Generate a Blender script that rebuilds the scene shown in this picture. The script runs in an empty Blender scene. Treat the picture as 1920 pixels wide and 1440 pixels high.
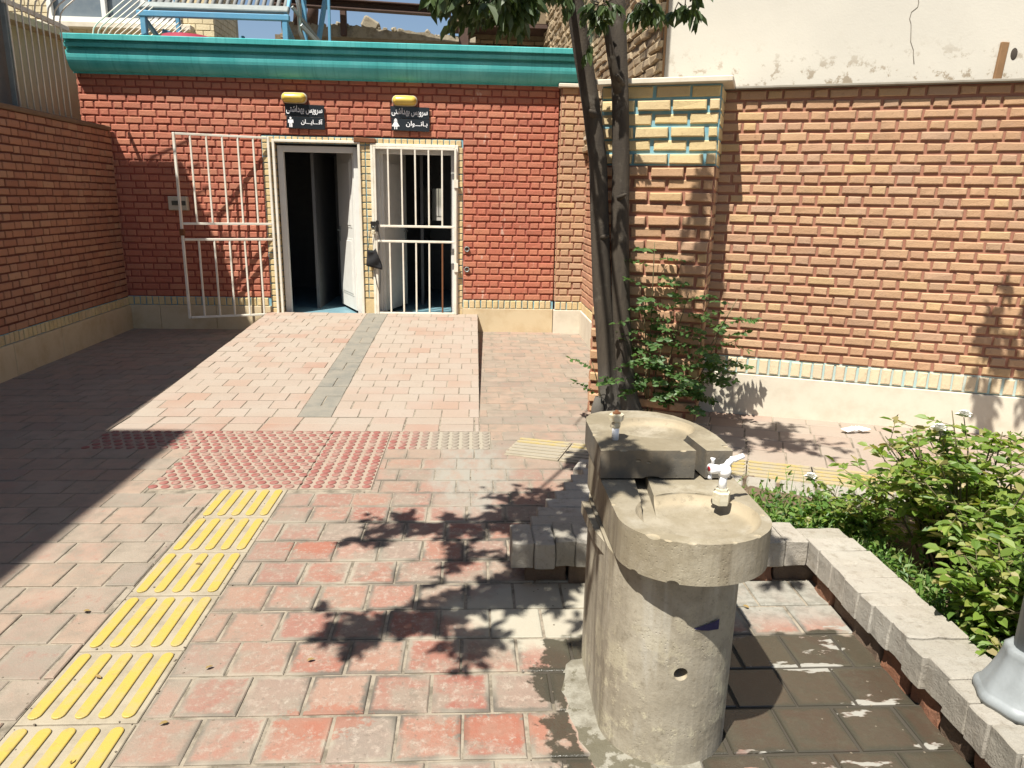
import bpy, bmesh, math, random
from mathutils import Vector as V, Matrix, noise as mnoise
random.seed(7)
C = bpy.context.scene.collection
sc = bpy.context.scene
PI = math.pi

# ------------------------------------------------------------------ camera, sky, sun, exposure
cam = bpy.data.cameras.new("camera"); cam.sensor_width = 36; cam.lens = 25.453; cam.clip_start = .05; cam.clip_end = 600
co = bpy.data.objects.new("camera", cam); C.objects.link(co); sc.camera = co
_r = V((.998567, -.050079, .018846)); _u = V((-.005987, .245427, .969397)); _f = V((.053172, .968121, -.244776))
co.matrix_world = Matrix(((_r.x, _u.x, -_f.x, 0), (_r.y, _u.y, -_f.y, 0), (_r.z, _u.z, -_f.z, 1.7), (0, 0, 0, 1)))

SUN = V((-.33, -.42, 1)).normalized()                    # towards the sun
EL = math.asin(SUN.z); AZ = math.atan2(SUN.x, SUN.y)
w = bpy.data.worlds.new("World"); sc.world = w; w.use_nodes = True
wn = w.node_tree.nodes; bg = wn['Background']; sky = wn.new('ShaderNodeTexSky'); sky.sky_type = 'NISHITA'
sky.sun_disc = False; sky.sun_elevation = EL; sky.sun_rotation = AZ; sky.air_density = 1.0; sky.dust_density = 1.2; sky.ozone_density = 1.0
w.node_tree.links.new(sky.outputs[0], bg.inputs[0]); bg.inputs[1].default_value = .06
sl = bpy.data.lights.new("sun", 'SUN'); sl.energy = 5.0; sl.angle = math.radians(.53); sl.color = (1, .955, .87)
so = bpy.data.objects.new("sun", sl); C.objects.link(so); so.rotation_euler = SUN.to_track_quat('Z', 'Y').to_euler(); so.location = (-6, -8, 14)
sc.view_settings.view_transform = 'Standard'; sc.view_settings.look = 'None'; sc.view_settings.gamma = 1
sc.view_settings.exposure = 1.0

# ------------------------------------------------------------------ material helper
class Mat:
    def __init__(s, name, rough=.8, metal=0.):
        s.m = bpy.data.materials.new(name); s.m.use_nodes = True; s.t = s.m.node_tree; s.t.nodes.clear()
        s.out = s.n('ShaderNodeOutputMaterial'); s.geo = s.n('ShaderNodeNewGeometry'); s.b = s.n('ShaderNodeBsdfPrincipled')
        s.t.links.new(s.b.outputs[0], s.out.inputs[0]); s.set(s.b.inputs['Roughness'], rough); s.set(s.b.inputs['Metallic'], metal)
        s.pos = s.geo.outputs['Position']; s.rnd = s.geo.outputs['Random Per Island']; s._x = None
    def n(s, ty, **k):
        o = s.t.nodes.new(ty)
        for a, b in k.items(): setattr(o, a, b)
        return o
    def set(s, sock, v):
        if isinstance(v, bpy.types.NodeSocket): s.t.links.new(v, sock)
        elif isinstance(v, (tuple, list)): sock.default_value = tuple(v) + (1,) if len(v) == 3 and sock.type == 'RGBA' else tuple(v)
        else: sock.default_value = v
    def noise(s, scale, detail=4, rough=.55, vec=None, dist=0):
        o = s.n('ShaderNodeTexNoise'); s.set(o.inputs['Vector'], vec or s.pos)
        for k, v in (('Scale', scale), ('Detail', detail), ('Roughness', rough), ('Distortion', dist)): o.inputs[k].default_value = v
        return o.outputs[0]
    def stretch(s, sx, sy, sz):
        o = s.n('ShaderNodeVectorMath', operation='MULTIPLY'); s.set(o.inputs[0], s.pos); o.inputs[1].default_value = (sx, sy, sz)
        return o.outputs[0]
    def ramp(s, f, stops, const=False):
        o = s.n('ShaderNodeValToRGB'); s.set(o.inputs[0], f); e = o.color_ramp.elements
        if const: o.color_ramp.interpolation = 'CONSTANT'
        while len(e) < len(stops): e.new(.5)
        for q, (p, c) in zip(e, stops):
            q.position = p; q.color = tuple(c) + (1,) if isinstance(c, (tuple, list)) else (c, c, c, 1)
        return o.outputs[0]
    def mix(s, f, a, b, mode='MIX'):
        o = s.n('ShaderNodeMix', data_type='RGBA', blend_type=mode); s.set(o.inputs[0], f); s.set(o.inputs[6], a); s.set(o.inputs[7], b)
        return o.outputs[2]
    def math(s, op, a, b=0.):
        o = s.n('ShaderNodeMath', operation=op); s.set(o.inputs[0], a); s.set(o.inputs[1], b); return o.outputs[0]
    def ss(s, x, a, b, lo=0., hi=1.):
        o = s.n('ShaderNodeMapRange', interpolation_type='SMOOTHSTEP'); s.set(o.inputs[0], x)
        for i, v in enumerate((a, b, lo, hi)): o.inputs[i+1].default_value = v
        return o.outputs[0]
    def xyz(s, i):
        if s._x is None: s._x = s.n('ShaderNodeSeparateXYZ'); s.set(s._x.inputs[0], s.pos)
        return s._x.outputs[i]
    def dist(s, p, sc_=(1, 1, 1)):
        a = s.n('ShaderNodeVectorMath', operation='SUBTRACT'); s.set(a.inputs[0], s.pos); a.inputs[1].default_value = p
        b = s.n('ShaderNodeVectorMath', operation='MULTIPLY'); s.set(b.inputs[0], a.outputs[0]); b.inputs[1].default_value = sc_
        c = s.n('ShaderNodeVectorMath', operation='LENGTH'); s.set(c.inputs[0], b.outputs[0]); return c.outputs['Value']
    k = .68                                              # common scale on base colours, lowered to weaken bounced light
    def col(s, c): s.set(s.b.inputs['Base Color'], c if s.k == 1 else s.mix(1, c, (s.k, s.k, s.k), 'MULTIPLY'))
    def bump(s, h, strength=.4, d=.01):
        o = s.n('ShaderNodeBump'); o.inputs['Strength'].default_value = strength; o.inputs['Distance'].default_value = d
        s.set(o.inputs['Height'], h); s.set(s.b.inputs['Normal'], o.outputs[0])

def brick_mat(name, cols, stain=(.3, .22, .16), stain_amt=.35, bs=.5, splash=None, fade=.32):
    m = Mat(name, .85); m.k = .93
    k = len(cols) - 1
    c = m.ramp(m.rnd, [(i / k, q) for i, q in enumerate(cols)])
    c = m.mix(m.math('MULTIPLY', m.ss(m.noise(14, 6, .7), .5, .75), stain_amt), c, stain)
    c = m.mix(m.ss(m.noise(2.2, 4), .35, .7, 0, .5), c, m.mix(1, c, (.78, .74, .72), 'MULTIPLY'))
    c = m.mix(m.ss(m.noise(1.1, 5, .6), .40, .68, .04, fade), c, m.mix(.5, c, (.42, .34, .25)))
    c = m.mix(m.ss(m.noise(26, 6, .75), .56, .66, 0, .4), c, m.mix(1, c, (.55, .5, .46), 'MULTIPLY'))
    c = m.mix(m.ss(m.noise(90, 3, .7), .5, .75, 0, .3), c, m.mix(1, c, (.62, .58, .55), 'MULTIPLY'))
    if splash:
        f = m.math('MULTIPLY', m.ss(m.noise(7, 5, .65, m.stretch(1, 1, .45)), .60, .66, 0, .38), splash(m))
        f = m.math('MINIMUM', m.math('MULTIPLY', f, 1.5), .8)
        c = m.mix(f, c, (.58, .45, .36))
    m.col(c); m.bump(m.math('ADD', m.noise(130, 4, .7), m.noise(28, 3)), bs, .006); return m.m

def flat(name, c, rough=.6, metal=0., var=.25, vs=8, bump=.15, bs=60, c2=None, spec=None, k=.68):
    m = Mat(name, rough, metal); m.k = k
    c2 = c2 or tuple(q * .6 for q in c)
    m.col(m.mix(m.ss(m.noise(vs, 6, .65), .4, .75, 0, min(1, var * 2)), c, c2))
    if bump: m.bump(m.noise(bs, 4), bump, .004)
    if spec is not None: m.b.inputs['Specular IOR Level'].default_value = spec
    return m.m

RED = brick_mat('painted_red_brick', [(.385, .112, .066), (.455, .150, .086), (.41, .122, .072), (.48, .185, .105), (.43, .136, .080)], (.47, .22, .12), .5, fade=.24, splash=lambda m: m.math('MULTIPLY', m.ss(m.xyz(0), -.3, .1), m.ss(m.xyz(0), 1.0, .5)))
REDM = flat('red_painted_mortar', (.27, .066, .042), .9, c2=(.36, .13, .08), k=.9)
ORANGE = brick_mat('orange_brick', [(.41, .235, .13), (.475, .288, .16), (.44, .256, .142), (.495, .312, .178), (.415, .236, .134), (.43, .27, .17), (.48, .292, .158), (.445, .262, .145), (.52, .345, .17), (.385, .24, .15)], (.36, .22, .15), .45)
ORANGEM = flat('reddish_mortar', (.31, .135, .085), .9, c2=(.37, .19, .125), k=.9)
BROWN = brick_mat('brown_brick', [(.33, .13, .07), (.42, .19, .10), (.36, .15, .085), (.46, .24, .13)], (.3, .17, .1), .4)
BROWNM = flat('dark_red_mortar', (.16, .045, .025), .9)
YEL = brick_mat('yellow_brick', [(.60, .46, .22), (.66, .52, .27), (.56, .43, .22), (.63, .49, .28)], (.5, .38, .2), .3)
BLUEM = flat('blue_mortar', (.17, .36, .43), .9, c2=(.30, .40, .38), vs=20, var=.4, k=.9)
STONE = flat('travertine', (.58, .47, .30), .7, c2=(.42, .30, .16), vs=3, var=.35, k=.9)
WSTONE = flat('pale_stone', (.62, .56, .45), .75, c2=(.45, .38, .28), vs=5, k=.9)
TEAL = None
m = Mat('turquoise_sheet_metal', .5); m.k = .85; c = m.mix(m.ss(m.noise(3, 5), .35, .7), (.07, .47, .46), (.13, .58, .565))
c = m.mix(m.ss(m.noise(30, 3, .6, m.stretch(1, .1, .05)), .5, .7, 0, .45), c, (.04, .33, .32)); m.col(c)
m.bump(m.noise(60, 2, .5, m.stretch(1, .02, .02)), .15, .01); TEAL = m.m

# pavement tiles: terracotta with dust, cement smears and the wet patch by the fountain
def pave_mat(name, ramp):
    m = Mat(name, .8); m.k = .72
    x, y = m.xyz(0), m.xyz(1)
    c = m.ramp(m.rnd, ramp)
    n1 = m.noise(1.3, 5, .6); n2 = m.noise(7, 8, .7); n3 = m.noise(28, 6, .75); n5 = m.noise(3.1, 7, .68)
    ea = m.n('ShaderNodeAttribute', attribute_name='edge').outputs['Fac']
    c = m.mix(m.ss(n2, .42, .66, 0, .6), c, (.36, .26, .20))
    c = m.mix(m.ss(n5, .48, .62, 0, .8), c, (.29, .245, .19))
    c = m.mix(m.ss(m.noise(11, 8, .75), .55, .68, 0, .65), c, (.19, .165, .125))
    c = m.mix(m.ss(n3, .50, .66, 0, .6), c, (.45, .375, .305))
    c = m.mix(m.ss(m.noise(46, 6, .75), .54, .66, 0, .55), c, (.17, .135, .105))
    c = m.mix(m.ss(m.noise(33, 7, .8, m.stretch(1, .35, 1)), .58, .66, 0, .55), c, (.48, .42, .35))
    e2 = m.math('MULTIPLY', m.ss(m.math('ADD', ea, m.math('MULTIPLY', m.noise(16, 6, .75), 1.1)), 1.05, .55), m.ss(m.noise(3.7, 4), .32, .50))
    c = m.mix(m.math('MULTIPLY', e2, .95), c, m.mix(m.ss(m.noise(2.3, 3), .36, .56), (.38, .335, .26), (.125, .112, .09)))
    far = m.ss(y, 3.2, 5.6); left = m.ss(x, -.4, -1.6)
    dust = m.math('MAXIMUM', far, left)
    dust = m.math('MULTIPLY', dust, m.ss(n1, .2, .6, .45, .95))
    c = m.mix(m.math('MULTIPLY', dust, m.ss(m.noise(13, 7, .75), .28, .5, .35, 1)), c, m.mix(m.ss(n2, .4, .7), m.ramp(m.rnd, [(0, (.375, .305, .235)), (.3, (.28, .245, .195)), (.5, (.385, .305, .235)), (.75, (.385, .27, .195)), (1, (.345, .29, .225))]), (.25, .21, .16)))
    # trodden-in cement smear
    d = m.math('ADD', m.dist((.0, 4.35, 0), (1 / .24, 1 / .62, 1)), m.math('MULTIPLY', n2, 1.4))
    c = m.mix(m.math('MULTIPLY', m.ss(d, 2.0, 1.4, 0, .85), m.ss(m.noise(9, 7, .75, m.stretch(1, .4, 1)), .35, .6, .2, 1)), c, (.34, .325, .275))
    d = m.math('ADD', m.dist((.42, 2.75, 0), (1 / .5, 1 / .28, 1)), m.math('MULTIPLY', n2, 1.2))
    c = m.mix(m.ss(d, 1.8, 1.4, 0, .9), c, (.46, .43, .34))
    d = m.math('ADD', m.dist((.50, 2.1, 0), (1 / .2, 1 / .3, 1)), m.math('MULTIPLY', n2, .5))
    c = m.mix(m.ss(d, 1.15, 1.05, 0, .9), c, (.37, .345, .28))
    pad = m.ss(d, 1.2, 1.1)
    for px, py, rx, ry in ((-.80, 3.36, .2, .09), (.1, 2.05, .3, .1), (-.5, 2.1, .22, .12)):
        d = m.math('ADD', m.dist((px, py, 0), (1 / rx, 1 / ry, 1)), m.math('MULTIPLY', n3, 2))
        c = m.mix(m.ss(d, 1.75, 1.5, 0, .55), c, (.36, .12, .07))
    # wet
    yy = m.math('ADD', y, m.math('MULTIPLY', m.noise(4, 4), .35)); xx = m.math('ADD', x, m.math('MULTIPLY', m.noise(5, 5, .65), .5))
    wet = m.math('MULTIPLY', m.ss(xx, .49, .52), m.ss(yy, 2.76, 2.73)); wet = m.math('MULTIPLY', wet, m.ss(x, 1.8, 1.75))
    wet = m.math('MULTIPLY', wet, m.ss(pad, .3, .7, 1, 0))
    c = m.mix(m.math('MULTIPLY', m.math('MULTIPLY', m.ss(x, .80, .9), m.ss(y, 2.55, 2.75)), m.math('MULTIPLY', m.ss(y, 3.3, 3.1), m.ss(n2, .7, .4, .75, .97))), c, m.mix(m.ss(m.noise(18, 6, .75), .42, .62), (.35, .335, .285), (.25, .24, .20)))
    dry = m.ss(m.noise(3.4, 6, .65, m.stretch(.5, 1.4, 1)), .572, .592); wet = m.math('MULTIPLY', wet, m.math('SUBTRACT', 1, dry))
    c = m.mix(m.math('MULTIPLY', m.math('MULTIPLY', dry, m.ss(x, .85, .95)), m.ss(y, 2.9, 2.8)), c, (.36, .345, .30))
    c = m.mix(m.ss(y, 2.75, 2.95, 0, .7), c, c)
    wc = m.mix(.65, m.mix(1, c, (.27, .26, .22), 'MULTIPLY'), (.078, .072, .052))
    dark_front = m.math('MULTIPLY', m.ss(y, 1.72, 1.6), m.ss(x, -.9, -.5))             # unseen paving darkened to weaken light bounced onto the fountain column
    wet = m.math('MAXIMUM', wet, dark_front)  # wet patch joined with the added dark paving out of view
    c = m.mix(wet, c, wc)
    m.col(c); m.set(m.b.inputs['Roughness'], m.ss(wet, 0, 1, .85, .22))
    m.bump(m.math('ADD', m.math('MULTIPLY', n3, .6), m.noise(150, 3)), .28, .006)
    return m.m
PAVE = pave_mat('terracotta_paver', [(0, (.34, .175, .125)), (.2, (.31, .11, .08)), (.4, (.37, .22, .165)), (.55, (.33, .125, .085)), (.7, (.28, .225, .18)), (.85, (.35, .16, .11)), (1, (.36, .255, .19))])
m = Mat('sandy_grout', .95); m.k = .7; n2 = m.noise(9, 6, .7)
c = m.mix(m.ss(n2, .4, .65), (.37, .315, .24), (.17, .145, .105))
yy = m.math('ADD', m.xyz(1), m.math('MULTIPLY', m.noise(4, 4), .35)); wet = m.math('MULTIPLY', m.ss(m.math('ADD', m.xyz(0), m.math('MULTIPLY', m.noise(5, 5, .65), .5)), .49, .52), m.ss(yy, 2.76, 2.73))
c = m.mix(wet, c, (.06, .05, .035)); m.col(c); m.bump(m.noise(120, 4), .4, .005); GROUT = m.m
m = Mat('ramp_paver', .85); m.k = .76; c = m.ramp(m.rnd, [(0, (.35, .27, .21)), (.35, (.38, .31, .245)), (.6, (.36, .235, .17)), (.8, (.39, .32, .26)), (1, (.35, .20, .14))])
c = m.mix(m.ss(m.noise(1.5, 5), .3, .7, .1, .75), c, (.385, .33, .27)); c = m.mix(m.ss(m.noise(24, 6, .7), .5, .75, 0, .4), c, (.28, .225, .17))
m.col(c); m.bump(m.noise(90, 4), .25, .006); RAMP = m.m
GREYT = flat('grey_paver', (.29, .265, .215), .85, c2=(.21, .205, .175), vs=6, var=.5)
m = Mat('tactile_base', .8); m.k = .68; c = m.mix(m.ss(m.noise(6, 6, .7), .4, .7), (.44, .38, .275), (.33, .28, .20)); m.col(c); m.bump(m.noise(100, 4), .25, .005); TBASE = m.m
m = Mat('yellow_tactile_bar', .6); c = m.mix(m.ss(m.noise(8, 7, .75), .42, .66, 0, .8), (.57, .415, .085), (.49, .39, .19))
c = m.mix(m.ss(m.noise(24, 6, .78), .57, .66, 0, .5), c, (.35, .27, .12)); m.col(c); m.bump(m.noise(100, 4), .2, .004); TYEL = m.m
m = Mat('red_tactile_dome', .75); c = m.mix(m.ss(m.noise(9, 6, .7), .42, .66, 0, .9), (.31, .105, .085), (.38, .27, .21)); c = m.mix(m.ss(m.xyz(0), -.55, -.2, 0, .95), c, (.32, .28, .22)); m.col(c); TRED = m.m
TPALE = flat('worn_tactile_bar', (.40, .355, .27), .8, c2=(.31, .27, .20))

def stone_fountain():
    m = Mat('weathered_concrete', .85); m.k = .70
    n = m.noise(3.5, 7, .7); c = m.mix(m.ss(n, .38, .62), (.46, .41, .315), (.35, .305, .225))
    z = m.xyz(2); y = m.xyz(1)
    st = m.noise(11, 5, .65, m.stretch(1, 1, .09)); c = m.mix(m.math('MULTIPLY', m.ss(st, .50, .70, 0, .7), m.ss(z, .35, .66, .35, 1)), c, (.22, .175, .11))
    c = m.mix(m.ss(m.noise(7, 4, .6, m.stretch(1, 1, .12)), .58, .70, 0, .6), c, (.56, .53, .45))
    c = m.mix(m.math('MULTIPLY', m.ss(m.noise(6, 7, .75), .52, .58, 0, .8), m.ss(z, .5, .15, .3, 1)), c, (.60, .54, .38))
    c = m.mix(m.ss(m.noise(60, 6, .8), .55, .66, 0, .5), c, (.24, .195, .125))
    c = m.mix(m.ss(m.noise(14, 7, .8), .57, .66, 0, .55), c, (.27, .235, .165))
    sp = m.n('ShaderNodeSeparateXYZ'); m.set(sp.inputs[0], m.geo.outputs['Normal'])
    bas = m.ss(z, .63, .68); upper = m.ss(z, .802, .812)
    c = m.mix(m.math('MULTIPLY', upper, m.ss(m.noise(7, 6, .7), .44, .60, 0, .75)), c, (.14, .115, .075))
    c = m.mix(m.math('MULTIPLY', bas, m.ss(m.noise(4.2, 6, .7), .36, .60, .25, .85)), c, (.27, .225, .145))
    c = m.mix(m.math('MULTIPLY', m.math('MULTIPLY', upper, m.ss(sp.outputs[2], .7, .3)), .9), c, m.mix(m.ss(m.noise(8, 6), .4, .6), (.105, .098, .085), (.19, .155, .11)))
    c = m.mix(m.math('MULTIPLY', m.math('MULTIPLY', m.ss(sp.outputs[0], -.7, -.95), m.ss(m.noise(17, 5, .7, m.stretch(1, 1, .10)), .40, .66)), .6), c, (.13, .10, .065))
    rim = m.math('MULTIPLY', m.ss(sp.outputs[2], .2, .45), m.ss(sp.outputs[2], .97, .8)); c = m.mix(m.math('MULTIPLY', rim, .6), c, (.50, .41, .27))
    c = m.mix(m.math('MULTIPLY', m.ss(m.noise(26, 7, .8), .55, .68), .45), c, (.17, .14, .09))
    m.col(c)
    v = m.n('ShaderNodeTexVoronoi'); v.inputs['Scale'].default_value = 75; m.set(v.inputs['Vector'], m.pos)
    pit = m.math('MULTIPLY', m.ss(v.outputs[0], 0, .3), m.ss(m.noise(6, 3), .45, .55, .2, 1))
    m.bump(m.math('ADD', m.math('MULTIPLY', pit, .5), m.math('ADD', m.math('MULTIPLY', m.noise(120, 5, .7), .45), m.noise(20, 4))), .38, .006)
    return m.m
FOUNT = stone_fountain()
CURB = brick_mat('whitewashed_brick', [(.31, .29, .245), (.37, .345, .30), (.34, .32, .275), (.29, .27, .225), (.39, .365, .32)], (.19, .165, .125), .8, .8)
CURBM = flat('dark_joint', (.07, .055, .04), .95)
BROKEN = brick_mat('broken_orange_brick', [(.12, .075, .045), (.30, .11, .05), (.10, .07, .05), (.17, .11, .07)], (.10, .07, .045), .7, 1)
WHITE = flat('white_enamel', (.74, .70, .60), .45, c2=(.58, .50, .36), vs=7, var=.3, bump=.05, k=0.9)
WHITEB = flat('white_door', (.74, .73, .68), .4, c2=(.62, .60, .54), var=.2, bump=0, k=.9)
RUST = flat('rust', (.22, .085, .03), .9, c2=(.12, .05, .025), vs=25)
DARKMET = flat('dark_metal', (.05, .045, .04), .5, .6)
BLACK = flat('black_cloth', (.012, .012, .014), .9, c2=(.03, .03, .035))
SIGN = flat('black_acrylic', (.02, .025, .03), .25, c2=(.03, .035, .04), bump=0)
SIGNW = flat('white_lettering', (.8, .8, .8), .5, var=.02, bump=0, k=1)
LENS = flat('yellowed_lens', (.66, .48, .09), .3, c2=(.55, .40, .08), bump=0, k=0.9)
DUSTW = flat('dusty_white', (.66, .60, .46), .6, c2=(.5, .42, .28))
INT = flat('interior_tile', (.17, .17, .17), .5, bump=0)
FLOORB = flat('blue_floor', (.20, .36, .42), .4)
m = Mat('mirror', .04, 1.); m.k = 1; m.col((.8, .82, .82)); MIRROR = m.m
PLASTER = None
m = Mat('cream_plaster', .9); m.k = .76; c = m.mix(m.ss(m.noise(1.2, 5), .3, .7), (.66, .62, .53), (.60, .565, .485)); c = m.mix(m.ss(m.noise(7, 6, .65), .6, .75, 0, .3), c, (.52, .46, .37))
low = m.ss(m.xyz(2), 3.0, 2.62); c = m.mix(m.math('MULTIPLY', low, m.ss(m.noise(10, 6, .7), .54, .62)), c, (.34, .28, .20))
m.col(c); m.bump(m.math('ADD', m.noise(3, 5), m.math('MULTIPLY', m.noise(60, 4), .3)), .25, .012); PLASTER = m.m
GREYW = flat('grey_render', (.27, .25, .22), .9, c2=(.19, .17, .14), vs=2, var=.5, bump=.4)
CREAMW = flat('cream_render', (.72, .67, .44), .9, c2=(.62, .57, .36), vs=3)
OLD = brick_mat('old_mud_brick', [(.36, .27, .16), (.43, .33, .20), (.32, .23, .13), (.46, .37, .24)], (.24, .17, .1), .6, 1)
OLDM = flat('mud_mortar', (.22, .165, .10), .95, vs=14, var=.5, bump=.6, k=.9)
CREAMB = brick_mat('cream_brick', [(.62, .53, .33), (.66, .57, .37), (.58, .49, .30)], (.5, .4, .22), .2)
CREAMM = flat('cream_mortar', (.42, .35, .22), .9, k=.9)
WOOD = flat('weathered_timber', (.34, .19, .085), .85, c2=(.22, .12, .05))
CONC = flat('rubble_concrete', (.38, .33, .24), .95, c2=(.22, .18, .12), vs=12, var=.6, bump=.8, bs=30)
STEEL = flat('rusty_steel', (.10, .055, .04), .7, .2, c2=(.16, .09, .06))
SKYB = flat('sky_blue_paint', (.12, .36, .56), .5, c2=(.2, .42, .55))
GALV = flat('galvanised', (.35, .38, .36), .45, .3)
TUBE = flat('tube_glass', (.46, .46, .43), .3, c2=(.36, .36, .33))
PLRED = flat('red_plastic', (.36, .03, .06), .5)
GLASS = flat('window_glass', (.16, .20, .23), .08, c2=(.26, .29, .30), vs=1.5, var=.5, bump=0)
CURT = flat('white_curtain', (.55, .57, .58), .8)
m = Mat('bark', .9); c = m.mix(m.ss(m.noise(14, 6, .65, m.stretch(1, 1, .25)), .35, .65), (.050, .038, .026), (.085, .066, .045)); c = m.mix(m.ss(m.noise(7, 6, .7), .58, .66, 0, .5), c, (.15, .13, .10)); c = m.mix(m.ss(m.xyz(2), .55, .15, 0, .55), c, (.17, .16, .14))
m.col(c); m.bump(m.math('ADD', m.noise(24, 6, .75, m.stretch(1, 1, .6)), m.noise(90, 3)), .35, .010); BARK = m.m
def leaf_mat(name, cols, tr=.35):
    m = Mat(name, .5); m.k = 1; c = m.ramp(m.rnd, [(i / (len(cols) - 1), q) for i, q in enumerate(cols)]); m.col(c)
    t = m.n('ShaderNodeBsdfTranslucent'); m.set(t.inputs[0], m.mix(1, c, (1.5, 1.6, .6), 'MULTIPLY'))
    x = m.n('ShaderNodeMixShader'); x.inputs[0].default_value = tr
    m.t.links.new(m.b.outputs[0], x.inputs[1]); m.t.links.new(t.outputs[0], x.inputs[2]); m.t.links.new(x.outputs[0], m.out.inputs[0]); return m.m
LEAF = leaf_mat('tree_leaf', [(.030, .055, .018), (.045, .075, .022), (.06, .09, .028), (.038, .062, .02)], .25)
LEAF2 = leaf_mat('robinia_leaf', [(.045, .10, .028), (.065, .13, .035), (.085, .16, .04)])
LEAF3 = leaf_mat('rose_leaf', [(.075, .14, .025), (.15, .235, .04), (.10, .18, .03), (.22, .29, .055), (.135, .21, .04), (.18, .265, .045), (.29, .29, .09), (.35, .29, .15)], .4)
GRASSM = leaf_mat('grass_blade', [(.05, .11, .025), (.09, .18, .035), (.14, .24, .05), (.17, .19, .06)])
TWIG = flat('green_twig', (.16, .14, .06), .8)
PETAL = flat('white_petal', (.8, .79, .72), .7, bump=0, k=0.9)
SOIL = flat('dry_soil', (.17, .115, .07), .95, c2=(.09, .06, .035), vs=10, var=.6, bump=1, bs=25)
LAMPW = flat('grey_white_paint', (.36, .39, .40), .5, c2=(.25, .27, .27), vs=9, var=.4)
PAPER = flat('tissue_paper', (.82, .82, .8), .9, bump=0, k=1)
BRASS = flat('limed_brass', (.78, .72, .55), .6, 0, c2=(.55, .45, .26), vs=30, var=.5)
TAPW = flat('white_plastic', (.82, .82, .82), .35, bump=0, var=.05, k=1)
TAPR = flat('red_dot', (.35, .02, .03), .4, bump=0)
STICK = flat('blue_sticker', (.012, .012, .09), .4, bump=0)
EARTH = flat('ground_dust', (.36, .31, .25), .95, vs=.5)
DRYLEAF = flat('dry_leaf', (.30, .20, .06), .8)

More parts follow.
